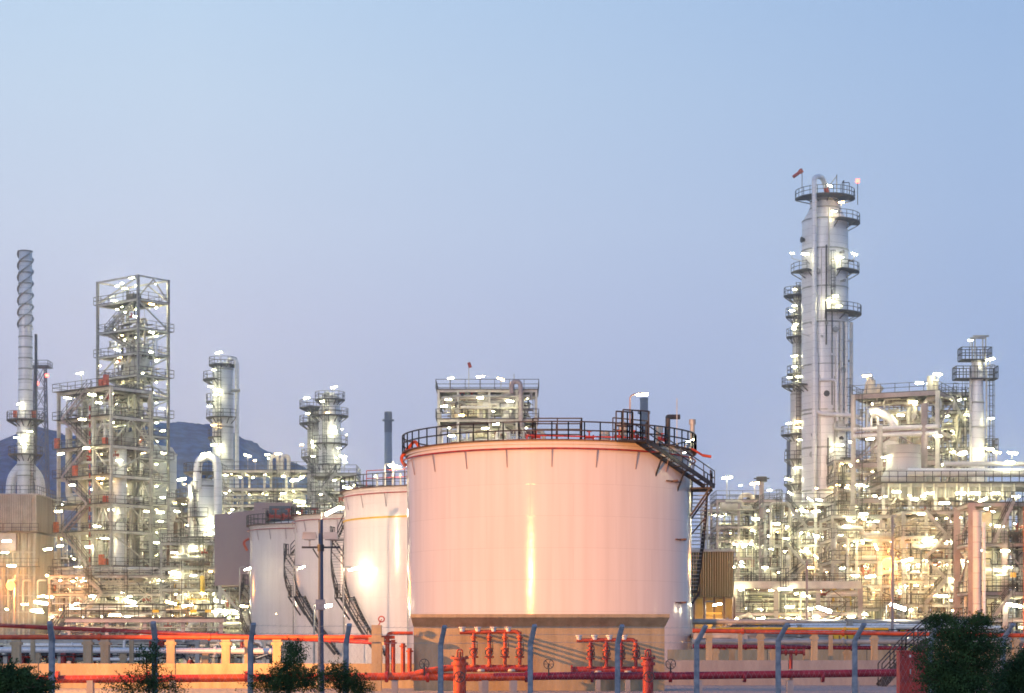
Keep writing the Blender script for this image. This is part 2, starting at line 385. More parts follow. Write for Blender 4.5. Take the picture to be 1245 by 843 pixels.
def steel(root, xs, ys, zs, cw=.32, bw=.34, decks=(), open_top=False, mt='steel', braces=1, seed=1, rails=True, out=0., bmt=None, railm='dark', ztop=None, over={}):
    rg = random.Random(seed); z1 = ztop or zs[-1]; bmt = bmt or mt
    for x in xs:
        for y in ys:
            b = MB(); w = cw
            b.box(x-w/2, x+w/2, y-w/2, y-w/2+.06, 0, z1).box(x-w/2, x+w/2, y+w/2-.06, y+w/2, 0, z1).box(x-.04, x+.04, y-w/2+.06, y+w/2-.06, 0, z1)
            b.build('column', M[mt], root)
    for i, z in enumerate(zs):
        b = MB(); e = .02
        for y in ys:
            for xa, xb in zip(xs, xs[1:]): b.box(xa+cw/2, xb-cw/2, y-.09, y+.09, z-bw, z)
        for x in xs:
            for ya, yb in zip(ys, ys[1:]): b.box(x-.09, x+.09, ya+cw/2, yb-cw/2, z-bw+e, z-e)
        b.build('floor_beams', M[bmt], root)
        if i in decks:
            o0, o1, f0, f1 = over.get(i, (out, out, out, out))
            d = MB().box(xs[0]-o0, xs[-1]+o1, ys[0]-f0, ys[-1]+f1, z+.02, z+.10)
            n = int((xs[-1]-xs[0]) / 1.3)
            for k in range(n):
                xx = xs[0] + (k+.5) * (xs[-1]-xs[0]) / n; d.box(xx-.05, xx+.05, ys[0]+.2, ys[-1]-.2, z-.2, z+.02)
            dk = d.build('deck', M['grate'], root)
            if rails:
                X0, X1, Y0, Y1 = xs[0]-o0, xs[-1]+o1, ys[0]-f0, ys[-1]+f1
                MB().rail([(X0,Y0,z+.1),(X1,Y0,z+.1),(X1,Y1,z+.1),(X0,Y1,z+.1),(X0,Y0,z+.1)]).build('railing', M[railm], dk)
    if braces:
        lv = [0] + list(zs)
        for za, zb in zip(lv, lv[1:]):
            if zb - za < 1.5: continue
            for face in range(4):
                if rg.random() > braces: continue
                if face < 2:
                    j = rg.randrange(len(xs)-1); y = (ys[0], ys[-1])[face]; a, c = (xs[j], y), (xs[j+1], y)
                else:
                    j = rg.randrange(len(ys)-1); x = (xs[0], xs[-1])[face-2]; a, c = (x, ys[j]), (x, ys[j+1])
                if rg.random() < .5: a, c = c, a
                if rg.random() < .45:
                    m = ((a[0]+c[0])/2, (a[1]+c[1])/2)
                    b = MB().bar((*a, za+.2), (*m, zb-.3), .16).bar((*m, zb-.3), (*c, za+.2), .16)
                else: b = MB().bar((*a, za+.2), (*c, zb-.3), .17)
                b.build('brace', M[bmt], root)

def platform(root, z, r, w, a0, a1, r_in=None, deckm='grate', brk=True, h=1.15):
    o = MB().slab(r + .05, r + w, z, z + .14, a0, a1)
    if brk:
        n = max(2, int(abs(a1-a0) / 30))
        for i in range(n+1):
            a = R(a0 + (a1-a0) * i / n); s_, c_ = math.sin(a), -math.cos(a)
            o.bar((r*s_, r*c_, z-.9), ((r+w*.95)*s_, (r+w*.95)*c_, z-.02), .12)
    d = o.build('platform', M[deckm], root)
    MB().arcrail(r + w - .05, z + .14, a0, a1, h, .07, step=1.1).build('railing', M['dark'], d); return d

random.seed(11)
exec_parts = []
# ================================================================== SETTING
def ground_mat():
    m = bpy.data.materials.new('gravel'); m.use_nodes = True
    nt = m.node_tree; b = nt.nodes['Principled BSDF']; N = nt.nodes.new; Lk = nt.links.new
    b.inputs['Roughness'].default_value = .95
    tc = N('ShaderNodeTexCoord')
    v = N('ShaderNodeTexVoronoi'); v.inputs['Scale'].default_value = 9; Lk(tc.outputs['Object'], v.inputs['Vector'])
    n = N('ShaderNodeTexNoise'); n.inputs['Scale'].default_value = .25; n.inputs['Detail'].default_value = 8; Lk(tc.outputs['Object'], n.inputs['Vector'])
    r = N('ShaderNodeValToRGB'); r.color_ramp.elements[0].color = (.10, .10, .11, 1); r.color_ramp.elements[1].color = (.36, .35, .36, 1); r.color_ramp.elements[1].position = .8
    a = N('ShaderNodeMath'); a.operation = 'MULTIPLY'; Lk(v.outputs['Color'], a.inputs[0]); a.inputs[1].default_value = 1.
    a2 = N('ShaderNodeMath'); a2.operation = 'MULTIPLY_ADD'; a2.inputs[1].default_value = .5; Lk(n.outputs[0], a2.inputs[0]); Lk(a.outputs[0], a2.inputs[2])
    s = N('ShaderNodeMath'); s.operation = 'MULTIPLY'; s.inputs[1].default_value = .8; Lk(a2.outputs[0], s.inputs[0]); Lk(s.outputs[0], r.inputs[0])
    Lk(r.outputs[0], b.inputs['Base Color'])
    bp = N('ShaderNodeBump'); bp.inputs['Strength'].default_value = .8; bp.inputs['Distance'].default_value = .05; Lk(v.outputs['Distance'], bp.inputs['Height']); Lk(bp.outputs[0], b.inputs['Normal'])
    return m
M['gravel'] = ground_mat()
M['slabs'] = mat('plant_ground', (.20, .19, .18), (.13, .125, .12), .9, 0, .1)
M['hill'] = mat('hazy_wooded_hill', (.045, .155, .36), (.02, .095, .22), 1, 0, .09, bump=.0, detail=10, lo=.4, hi=.6, spec=0)  # distance haze is mixed into the blue base colour

g = MB(); g.add([(-6000,-200,0),(6000,-200,0),(6000,9000,0),(-6000,9000,0)], [(0,1,2,3)])
g.build('ground', M['slabs'], kind='structure')
g = MB(); g.add([(-60,-20,.004),(70,-20,.004),(70,104,.004),(-60,104,.004)], [(0,1,2,3)])
g.build('gravel_ground', M['gravel'], kind='structure')

def hills():
    rg = random.Random(4); Y = 2600; b = MB()
    key = [(-260,600),(-60,575),(0,545),(60,520),(90,530),(140,525),(190,515),(225,512),(262,518),(300,534),(340,552),(370,566),(400,590),(440,625),(500,680),(560,740)]
    xs = list(range(-260, 560, 3)); V = []; n = len(xs); rows = 9
    for j in range(rows):
        t = j / (rows - 1)
        for x in xs:
            for (xa, ya), (xb, yb) in zip(key, key[1:]):
                if xa <= x <= xb: y = ya + (yb-ya) * (x-xa)/(xb-xa); break
            h = (HY - y) / F * Y
            bump = (rg.random() - .5) * (5 if t == 1 else 2.5) + 2 * math.sin(x * .05)
            V.append(((x-CX)/F*Y, Y - 500*(1-t), max(0, h * math.sin(t*PI/2)**.8 + bump*t)))
    for j in range(rows-1):
        for i in range(n-1): b.f.append((j*n+i, j*n+i+1, (j+1)*n+i+1, (j+1)*n+i)); b.sm.append(True)
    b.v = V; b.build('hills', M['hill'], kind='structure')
hills()

# ================================================================== STORAGE TANKS
def storage_tank(label, cx, Y, r, ztop, stair_a, landings, rail_a=(-180, 180), yellow=False, big=False, ringz=.55):
    t = thing('storage_tank', label, 'tank', (cx, Y, 0))
    b = MB(); b.lathe([(r, 0.0), (r, ztop - .25)], n=160)
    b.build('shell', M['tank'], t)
    rf = MB().lathe([(r+.12, ztop-.25), (r+.12, ztop), (r*.5, ztop+.55), (.01, ztop+.75)], n=96); rf.add([], [])
    rf.build('roof', M['tank'], t)
    # walkway round the rim
    MB().slab(r+.13, r+.40, ztop-.02, ztop+.05, -180, 180).build('rim_walkway', M['rust'], t)
    rl = MB()
    n = 30 if big else 26
    for i in range(n):
        a0, a1 = -180 + 360*i/n, -180 + 360*(i+1)/n
        P = [Vector((math.sin(R(a))*(r+.33), -math.cos(R(a))*(r+.33), ztop+.05)) for a in (a0, (a0+a1)/2, a1)]
        w = .085 if big else .07
        rl.rail(P, 1.15, w, 99)
    rl.build('railing', M['dark'], t)
    # water spray ring with brackets
    sp = MB(); pts = [(math.sin(R(a))*(r+.28), -math.cos(R(a))*(r+.28), ztop-ringz) for a in range(-180, 181, 5)]
    sp.tube(pts, .06 if big else .05, 6, bend=0.01)
    ring = sp.build('spray_pipe', M['red'], t)
    bkm = MB().bar((0, -(r+.03), ztop-ringz-1.2), (0, -(r+.26), ztop-ringz-.06), .05).mesh('bracket', M['mauve'])
    for a in range(-170, 180, 17): place(bkm, 'bracket', ring, (0, 0, 0), (0, 0, R(a)))
    if yellow:
        MB().slab(r+.02, r+.09, ztop-2.75, ztop-2.6, -180, 180).build('painted_band', M['yellow'], t)
    # winding stair
    A = stair_a
    for k, ((a0, z0), (a1, z1)) in enumerate(zip(A, A[1:])):
        if abs(z1 - z0) < .05:
            d = MB().slab(r+.05, r+1.5, z0-.12, z0, a0, a1); o = d.build('stair_landing', M['dark'], t)
            m = MB().arcrail(r+1.45, z0, a0, a1, 1.15, .07, step=1)
            for a in (a0, a1):
                s_, c_ = math.sin(R(a)), -math.cos(R(a))
                m.bar(((r+.05)*s_, (r+.05)*c_, z0-2.0), ((r+1.4)*s_, (r+1.4)*c_, z0-.1), .12)
            m.build('railing', M['dark'], o); continue
        nt_ = max(4, int(abs(z1-z0) / .26)); tr = MB()
        for i in range(nt_):
            u = (i+.5)/nt_; a = a0 + (a1-a0)*u; da = math.degrees(.15/r)
            s_, c_ = math.sin(R(a)), -math.cos(R(a)); tx, ty = -c_*.15, s_*.15; z = z0+(z1-z0)*u
            tr.add([((r+.12)*s_-tx, (r+.12)*c_-ty, z), ((r+1.15)*s_-tx, (r+1.15)*c_-ty, z), ((r+1.15)*s_+tx, (r+1.15)*c_+ty, z), ((r+.12)*s_+tx, (r+.12)*c_+ty, z),
                    ((r+.12)*s_-tx, (r+.12)*c_-ty, z+.05), ((r+1.15)*s_-tx, (r+1.15)*c_-ty, z+.05), ((r+1.15)*s_+tx, (r+1.15)*c_+ty, z+.05), ((r+.12)*s_+tx, (r+.12)*c_+ty, z+.05)],
                   [(3,2,1,0),(4,5,6,7),(0,1,5,4),(1,2,6,5),(2,3,7,6),(3,0,4,7)])
        fl = tr.build('stair_flight', M['steel'], t)
        st = MB(); hr = MB(); m = max(4, int(abs(a1-a0)*R(1)*r/1.0))
        P = []
        for rr in (r+.1, r+1.18):
            Q = [Vector((rr*math.sin(R(a0+(a1-a0)*i/m)), -rr*math.cos(R(a0+(a1-a0)*i/m)), z0+(z1-z0)*i/m)) for i in range(m+1)]
            for a, c in zip(Q, Q[1:]): st.bar(a, c, .09, .26)
            P.append(Q)
        st.build('stringer', M['dark'], fl)
        for Q in P[1:] if not big else P: hr.rail(Q, 1.1, .07, 99)
        hr.build('handrail', M['dark'], fl)
        if True:
            for i in range(1, m, 3):
                q = P[1][i]; s_ = q.x/(r+1.18); c_ = q.y/(r+1.18); MB().bar((s_*(r+.05), c_*(r+.05), q.z-1.4), (q.x, q.y, q.z-.1), .09).build('stair_bracket', M['rust'], fl)
    return t

YT = 145.; RT = 10.; ZT = 15.45; xT = (667.5-CX)/F*YT
big = storage_tank('large white storage tank in the centre with a dark railing, tinted orange by lamplight', xT, YT, RT, ZT,
    [(76, 12.95), (90, 12.95), (107, 5.9), (114, 5.9), (132, 1.0)], [], big=True)
# top landing cage, roof fittings
b = MB().slab(RT+.42, RT+1.5, ZT-.06, ZT+.05, 24, 36); o = b.build('top_landing', M['dark'], big)
MB().arcrail(RT+1.45, ZT+.05, 24, 34, 1.9, .09, step=1.2).arcrail(RT+.45, ZT+.05, 24, 31, 1.9, .09, step=1.2).build('railing', M['dark'], o)
stair(big, (11.05,-2.85,12.97), (5.9,-9.45,ZT+.03), .8, 'dark')
for u in (.3, .62): MB().bar((5.9+5.15*u, -9.45+6.6*u, ZT-2.5*u-.1), (5.9+5.15*u-.55, -9.45+6.6*u+.5, ZT-2.5*u-1.7), .09).build('stair_bracket', M['dark'], big)
lamp(big, (8.9,-7.6,ZT-.6), 0, -.7, .35, world=False)
b = MB().rail([(-1.2,-6.3,ZT+.35),(2.1,-6.3,ZT+.35),(2.1,-3,ZT+.35),(-1.2,-3,ZT+.35),(-1.2,-6.3,ZT+.35)], 1.5, .08, 1.6); b.build('roof_guard', M['dark'], big)
b = MB().rail([(4.2,-6.2,ZT+.3),(6.6,-6.0,ZT+.1),(6.6,-3.4,ZT+.2)], 1.6, .08, 1.1); b.build('roof_guard', M['dark'], big)
b = MB().tube([(-1.6,-7.2,ZT+.1),(-1.6,-7.2,ZT+.62),(6.4,-6.6,ZT+.5),(7.2,-5.6,ZT+.1)], .055, 8); b.build('foam_pipe', M['red'], big)
for k, (x, y) in enumerate(((-1.0,-6.6),(2.6,-6.2),(4.6,-6.7),(5.6,-6.8),(7.6,-4.9))):
    place(VALVER, 'valve', big, (x, y, ZT+.58), (0, 0, .2*k), .7)
b = MB(); b.cyl(4.9, -5.2, ZT+.3, ZT+1.5, .3).cyl(4.9, -5.2, ZT+1.5, ZT+1.75, .48, .2); b.build('vent', M['steel'], big)
b = MB(); b.cyl(3.7, -4.9, ZT+.3, ZT+1.1, .45, .35); b.build('hatch', M['steel'], big)
p = PX(big, 812, 545, YT-2)
b = MB().tube([(p.x, -2, ZT+.3), (p.x, -2, PX(big,812,511,YT).z), (p.x+.85, -2, PX(big,812,511,YT).z), ], .17, 8, bend=.05); b.build('vent_pipe', M['dark'], big)
b = MB().tube([(p.x+1.7, -2, ZT), (p.x+1.7, -2, ZT+2.1)], .17, 8).tube([(p.x+1.7, -2, ZT+1.9), (p.x+1.7, -2, ZT+2.25)], .24, 8); b.build('vent_pipe', M['steel'], big)
b = MB().cyl(p.x-.7, -3, ZT, ZT+1.6, .3); b.build('hatch', M['steel'], big)
b = MB().tube([(p.x+.55, -3, ZT), (p.x+.55, -3, ZT+3.6)], .03, 6); b.build('whip_antenna', M['pale'], big)
b = MB().tube([(p.x+.4,-3.5,ZT+.12),(p.x+1.6,-3.5,ZT+.05),(p.x+2.3,-3.2,ZT-.35)],.08,8).tube([(p.x+2.3,-3.2,ZT-.35),(p.x+2.9,-3.2,ZT-.45)], .1, 8); b.build('foam_pipe', M['orange'], big)
for zz in (12.9+.2, 9.2, 4.9):
    b = MB(); a0 = 62 if zz < 12 else 55
    s_, c_ = math.sin(R(a0)), -math.cos(R(a0)); b.bar((s_*(RT+.02), c_*(RT+.02), zz), (s_*(RT+.5), c_*(RT+.5), zz+.02), .12).slab(RT+.02, RT+.14, zz-.04, zz+.04, a0-4, a0+5); b.build('wall_clip', M['rust'], big)
# lamp mast on the tank rim
q = PX(big, 766, 545, YT-7)
b = MB().tube([(q.x, q.y, ZT), (q.x, q.y, PX(big,766,482,YT-7).z), (q.x+.35, q.y, PX(big,766,480,YT-7).z+.05)], .055, 6, bend=.2); b.build('lamp_mast', M['mauve'], big)
lamp(big, W(781, 480, YT-7), -4, 0, .85)
lamp(big, W(839, 536, YT-3), -20, 0, .55)
qb = PX(big, 839, 536, YT-3); MB().bar(qb, (qb.x-.6, qb.y+.3, ZT-.1), .07).build('lamp_arm', M['steel'], big)
lamp(big, W(500, 551, YT+1), 2, 0, .3)
# foam chamber on left rim
b = MB().tube([(-RT-.1, -.6, ZT-.9), (-RT-.45, -.6, ZT-.3), (-RT+.6, -1.2, ZT+.9), (-RT+.9, -1.2, ZT+.4)], .12, 8); b.build('foam_chamber', M['orange'], big)

t2 = storage_tank('white storage tank with a yellow band, partly hidden behind the large one', (550-CX)/F*190, 190, 10, 16.1,
    [(-140, 16.1), (-128, 16.1), (-104, 12.0), (-96, 12.0), (-66, 6.4), (-60, 6.4), (-34, 1.2)], [], yellow=True)
for k in range(6):
    x = -6.5 + k*.7; b = MB().tube([(x, -7, 16.2), (x, -7, 17.4 + (k % 3)*.5)], .1, 6); b.build('vent_pipe', M['pale'], t2)
b = MB().rail([(-7.5,-6,16.3),(-4,-8,16.3),(-1,-8,16.3)], 1.4, .07); b.build('roof_guard', M['red'], t2)
t3 = storage_tank('narrow white storage tank with a winding stair, second from the left', (442-CX)/F*225, 225, 7.5, 16.1,
    [(-150, 16.1), (-108, 12.2), (-98, 12.2), (-60, 7.4), (-52, 7.4), (-16, 1.2)], [])
t4 = storage_tank('leftmost white storage tank beside the pink grey building', (377-CX)/F*240, 240, 7., 16.0,
    [(-140, 13), (-114, 9.4), (-104, 9.4), (-74, 5.4), (-38, 1.0)], [])
for k in range(5):
    place(VALVER, 'valve', t4, (-3.5 + k*1.5, -4.5, 16.9), (0, 0, .5*k), 1.6)
b = MB().tube([(-7.0,-1,14.6),(-7.7,-1,14.2),(-7.2,-1,13.2)], .15, 6); b.build('foam_chamber', M['orange'], t4)

# lamps on poles near the small tanks
def pole_lamp(label, px, py, Y, tilt, s, base=0., dx=.9, mt='steel', turn=0):
    p = W(px, py, Y); t = thing('pole_lamp', label, 'lamp post', (p.x - dx, Y, base))
    b = MB().cyl(0, 0, 0, p.z - base - .1, .09, .06, 8); b.build('pole', M[mt], t)
    b = MB().tube([(0, 0, p.z - base - .15), (0, 0, p.z - base + .22), (dx*.8, 0, p.z - base + .2)], .05, 6, bend=.2); b.build('arm', M[mt], t)
    h = lamp(t, p, tilt, turn, s, hot=True); return t
pole_lamp('leaning lamp post shining on the leftmost white tank', 301, 692, 231, -18, .8)
pole_lamp('bright lamp post in front of the second white tank from the left', 367, 690, 214, -22, .7)
pole_lamp('lamp post with a very bright tube in front of the yellow banded tank', 430, 692, 182.3, -14, 1.0)
pole_lamp('lamp post above the gap between the two middle tanks', 403, 622, 178, -28, 1.35)
pole_lamp('low lamp post with a long tube, left of the large tank', 396, 737, 160, -8, 1.1)
pole_lamp('lamp post with a tilted bright tube in front of the right hand pipe units', 1092, 738, 150, 18, 1.3)
pole_lamp('lamp post with a tilted tube by the slim pale pole, right of the large tank', 1002, 741, 150, 18, 1.2)
pole_lamp('short lamp post close to the foot of the shed, right of the large tank', 872, 735, 152, -10, .7)
pole_lamp('lamp post just left of the rim of the large tank', 480, 567, 182, 8, 1.1)

# ================================================================== LIGHT MAST, FENCE, VALVE WALL
fp = W(390, 843, 78); t = thing('floodlight_mast', 'tall blue grey mast carrying two unlit floodlight boxes above the bund', 'floodlight', (fp.x, 78, 0))
top = (HY-632)/F*78+EYE
MB().cyl(0, 0, 0, top, .12, .085, 12).cyl(0,0,0,1.1,.14,.14,12).build('mast', M['hazedark'], t)
MB().bar((-.72,0,top-1.05),(.75,0,top-1.05),.07).bar((-.3,0,top-1.1),(-.05,0,top-1.5),.05).cyl(0,0,top-1.2,top-.95,.13,n=10).build('crossarm', M['dark'], t)
for sx in (-.42, .38):
    b = MB(); b.add([(sx-.28,-.2,top-.75),(sx+.28,-.2,top-.75),(sx+.28,.2,top-.7),(sx-.28,.2,top-.7),(sx-.24,-.14,top-.48),(sx+.24,-.14,top-.48),(sx+.24,.14,top-.5),(sx-.24,.14,top-.5)],
          [(3,2,1,0),(4,5,6,7),(0,1,5,4),(1,2,6,5),(2,3,7,6),(3,0,4,7)]); b.bar((sx,0,top-.75),(sx,0,top-1.05),.06)
    fl = b.build('floodlight', M['steel'], t)
    MB().box(sx-.2, sx+.2, -.13, .13, top-.775, top-.752).build('lens', M['pale'], fl)
MB().box(-.17,.17,-.24,-.13,3.2,3.6).bar((-.05,-.18,3.2),(-.05,-.18,1.2),.04).build('switch_box', M['post'], t)

fx = [-62, 63, 188, 309, 425, 540, 649, 755, 856, 955, 1048, 1140, 1228, 1312]
yt = [757, 757, 757, 758, 759, 761, 760, 760, 761, 758, 758, 757, 758, 758]
fy = [53.5 + i * .95 for i in range(len(fx))]
fence = thing('boundary_fence', 'row of bent topped blue grey concrete posts with barbed wire strands in the foreground', 'fence', (W(fx[0], 0, fy[0]).x, fy[0], 0))
tops = []
for x, y, Y in zip(fx, yt, fy):
    p = to_local(fence, W(x, y, Y)); h = p.z; sgn = 1 if x > 600 else 1
    b = MB(); w = .15
    k = Vector((p.x - (.10 if x < 800 else .22), p.y, h - .52)); tp = Vector((p.x + .02, p.y - .30, h - .02))
    if x in (63, 188): k = Vector((p.x, p.y, h-.5)); tp = Vector((p.x+.03, p.y-.4, h))
    def ring(c, w, n):
        u = n.normalized(); a = Vector((1, 0, 0)); bb = u.cross(a).normalized()
        return [c + a*sx*w/2*m1 + bb*sy*w/2*m2 for sx, sy, m1, m2 in ((-1,-1,.6,1),(1,-1,.6,1),(1,-1,1,.6),(1,1,1,.6),(1,1,.6,1),(-1,1,.6,1),(-1,1,1,.6),(-1,-1,1,.6))]
    rr = [ring(Vector((k.x, k.y, 0)), w*1.05, Vector((0,0,1))), ring(k - Vector((0,0,.04)), w, Vector((0,0,1))), ring(k+Vector((.015,-.02,.03)), w, Vector((.2,-.3,1))), ring(tp, w*.9, Vector((.2,-.6,1)))]
    for q in rr: b.v += [tuple(z) for z in q]
    for i in range(3):
        for j in range(8): b.f.append((i*8+j, i*8+(j+1) % 8, (i+1)*8+(j+1) % 8, (i+1)*8+j)); b.sm.append(False)
    b.f.append(tuple(range(24, 32))); b.sm.append(False)
    b.build('post', M['post'], fence); tops.append((k, tp))
for f in (.05, .5, .92):
    b = MB()
    for (k0, t0), (k1, t1) in zip(tops, tops[1:]):
        a, c = k0.lerp(t0, f), k1.lerp(t1, f); m = a.lerp(c, .5) - Vector((0,0,.02)); b.bar(a, m, .009).bar(m, c, .009)
        n = 16
        for i in range(n):
            q = a.lerp(c, (i+.5)/n); b.bar(q-Vector((.03,0,.03)), q+Vector((.03,0,.03)), .006)
    b.build('barbed_wire', M['steel'], fence)
b = MB()   # chain link between the posts
for (k0, t0), (k1, t1) in zip(tops, tops[1:]):
    L = (k1-k0).length; n = int(L/.17); H = min(k0.z, k1.z)-.02
    for i in range(n+1):
        for s_ in (-1, 1):
            u0 = i/n; u1 = u0 + s_*H*.55/L
            z0, z1 = 0., H
            if u1 > 1: z1 = H*(1-u0)/(u1-u0); u1 = 1
            if u1 < 0: z1 = H*(u0)/(u0-u1); u1 = 0
            a = k0.lerp(k1, u0); c = k0.lerp(k1, u1); a.z = H - z1; c.z = H; a2 = Vector((c.x, c.y, H - z1)); b.bar(Vector((k0.lerp(k1,u0).x, k0.lerp(k1,u0).y, H)), a2, .0025)
b.build('chain_link', M['steel'], fence)

YW = 85.
x0, x1 = W(503,0,YW).x, W(808,0,YW).x
wall = thing('blast_wall', 'thick concrete wall with a sloped overhanging cap behind the red valves', 'wall', ((x0+x1)/2, YW, 0)); hw = (x1-x0)/2; zt = (HY-762)/F*YW+EYE; zc = (HY-747)/F*YW+EYE
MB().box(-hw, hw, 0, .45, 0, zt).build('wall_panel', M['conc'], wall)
b = MB(); e = .02
b.add([(-hw-e,-.01,zt),(hw+e,-.01,zt),(hw+e,.46,zt),(-hw-e,.46,zt),(-hw-.1,-.42,zc-.14),(hw+.18,-.42,zc-.14),(hw+.18,1.0,zc-.14),(-hw-.1,1.0,zc-.14)],
      [(3,2,1,0),(0,1,5,4),(1,2,6,5),(2,3,7,6),(3,0,4,7)])
b.box(-hw-.1, hw+.18, -.42, 1.0, zc-.138, zc); b.build('wall_cap', M['conc'], wall)

def manifold(label, px0, py0, seed, risers, hdr=812, grp='red fire valve manifolds in front of the concrete wall'):
    Y = YW - 1.3; S = Y/F
    t = thing('valve_manifold', label, 'valve manifold', (W(px0, 0, Y).x, Y, 0), group=grp)
    L = lambda px, py: ((px-px0)*S, 0, (HY-py)*S+EYE)
    a = L(px0-16 if True else 0, py0); c = L(risers[-1], py0)
    MB().tube([L(risers[0]-17, py0+1), L(risers[-1], py0), L(risers[-1], py0+16)], .085, 10).build('top_header', M['orange'], t)
    zb = L(0, hdr)[2]
    for i, px in enumerate(risers):
        x = L(px, 0)[0]; z = a[2]; m = M['orange' if px0 < 640 else 'red']
        b = MB().tube([(x, 0, z), (x, 0, zb)], .075, 10)
        b.tube([(x,0,zb+.45),(x,0,zb+.75)], .12, 10).tube([(x,0,zb+.40),(x,0,zb+.47)], .19, 10).tube([(x,0,zb+.75),(x,0,zb+.81)], .17, 10).tube([(x,0,zb+.05),(x,0,zb+.12)], .18, 10).tube([(x,0,z-.28),(x,0,z-.22)],.13,10)
        rs = b.build('riser', m, t)
        vv = MB(); vv.tube([(x,-.1,zb+.62),(x+.0,-.42,zb+.62)], .035, 6)
        rg = [(x+.16*math.cos(k*PI/5), -.42, zb+.62+.16*math.sin(k*PI/5)) for k in range(11)]
        for p, q in zip(rg, rg[1:]): vv.bar(p, q, .03)
        for k in (1, 3): vv.bar((x+.16*math.cos(k*PI/4),-.42,zb+.62+.16*math.sin(k*PI/4)), (x-.16*math.cos(k*PI/4),-.42,zb+.62-.16*math.sin(k*PI/4)), .02)
        vv.build('handwheel', M['dark'], rs)
        xn = L(px-14, 0)[0]
        b = MB().tube([(xn, 0, z), (xn, 0, z+.18)], .11, 10).tube([(xn,0,z+.14),(xn,0,z+.19)], .15, 10)
        nz = b.build('hose_outlet', M['tank'], t)
        MB().tube([(xn,-.05,z+.02),(xn,1.25,z+.02)], .045, 8).build('wall_tie', M['red'], nz)
        MB().bar((x-.09,-.1,(z+zb)/2+.35),(x+.16,-.1,(z+zb)/2+.3),.04).bar((x+.14,-.1,(z+zb)/2+.3),(x+.14,-.1,(z+zb)/2-.1),.03).build('lever', M['dark'], rs)
    MB().tube([L(risers[0]-24, hdr+1), L(risers[-1]+10, hdr+1)], .15, 12).tube([L(risers[0]-24, hdr+1), (L(risers[0]-22,0)[0], 0, L(0,hdr+1)[2])], .22, 12).build('bottom_header', M['red'], t)
    for px in (risers[0]+9, risers[-1]-10):
        x = L(px, 0)[0]; MB().box(x-.10, x+.10, -.15, .15, 0, zb-.22).build('support_leg', M['conc2'], t)
        MB().slab(.15,.19,-.05,.05,-180,180,0,0).build('clamp', M['pale'], t).location = (x, 0, zb-.1)
    return t
manifold('bright orange red four riser valve manifold on the left half of the concrete wall', 575, 768, 1, [576, 595, 614, 632])
manifold('darker red four riser valve manifold on the right half of the concrete wall', 718, 778, 2, [718, 737, 755, 773], hdr=814)

def hydrant(label, px, r, ytop, Y, mt):
    p = W(px, ytop, Y); t = thing('fire_hydrant', label, 'hydrant', (p.x, Y, 0)); z = p.z
    MB().cyl(0,0,0,z,r,r,20).build('barrel', M[mt], t)
    MB().cyl(0,0,z-.32,z-.2,r*1.35,n=20).cyl(0,0,z-.08,z,r*1.45,n=20).cyl(0,0,z-.2,z-.08,r*.9,n=16).build('flange', M[mt], t)
    bl = MB()
    for k in range(10): a = k*PI/5; bl.cyl(r*1.2*math.cos(a), r*1.2*math.sin(a), z, z+.05, .025, n=6)
    bl.build('bolts', M['dark'], t)
    MB().tube([(-.1,0,z),(-.1,0,z+.28),(.1,0,z+.28),(.1,0,z)], .03, 6, bend=.08).tube([(0,0,z),(0,0,z+.2)], .05, 8).build('handle', M[mt], t)
    rg = [(.2*math.cos(k*PI/6), -r-.28, z-.75+.2*math.sin(k*PI/6)) for k in range(13)]; b = MB()
    for p_, q_ in zip(rg, rg[1:]): b.bar(p_, q_, .035)
    for k in (0, 2, 4): b.bar((.2*math.cos(k*PI/6),-r-.28,z-.75+.2*math.sin(k*PI/6)), (-.2*math.cos(k*PI/6),-r-.28,z-.75-.2*math.sin(k*PI/6)), .025)
    b.bar((0,-r,z-.75),(0,-r-.28,z-.75),.05); b.build('handwheel', M['dark'], t)
    return t
hydrant('bright orange red fire hydrant standpipe at the left of the manifolds', 559, .24, 799, 78.2, 'orange')
hydrant('darker red fire hydrant standpipe near the right end of the concrete wall', 788, .2, 799, 78.2, 'red')

# main fire water pipe along the front
t = thing('fire_water_main', 'long thick red pipe running low along the foreground behind the fence posts', 'pipe', (0, 79.4, 0))
L = lambda px, py: tuple(to_local(t, W(px, py, 79.4)))
b = MB().tube([L(-60,827), L(242,825)], .151, 14); b.build('pipe', M['red'], t)  # left stretch in darker red, its shade put into the colour
b = MB().tube([L(240,825), L(500,822.5), L(520,816)], .15, 14)
b.tube([L(500,823), L(545,823), L(557,824), L(640,823)], .15, 14).tube([L(515,817), L(548,812), L(556,812)], .13, 12)
b.build('pipe', M['orange'], t)  # same pipe, lamplight put into a brighter orange red
b = MB().tube([L(600,823), L(690,822), L(820,822), L(1094,818)], .15, 14); b.build('pipe', M['red_dim'], t)  # right stretch darkened in colour for the weaker light there
for k, px in enumerate((70, 180, 300, 470, 520, 640, 720, 815, 905, 1000)):
    p = L(px, 823); b = MB().tube([(p[0]-.06,0,p[2]),(p[0]+.06,0,p[2])], .22, 14); b.build('flange', M['red_dim' if px > 600 else 'red'], t)
for px in (110, 210, 335, 480, 590, 625, 850, 960, 1040):
    p = L(px, 823); MB().box(p[0]-.12, p[0]+.12, -.16, .16, 0, p[2]-.14).build('support', M['conc2'], t)
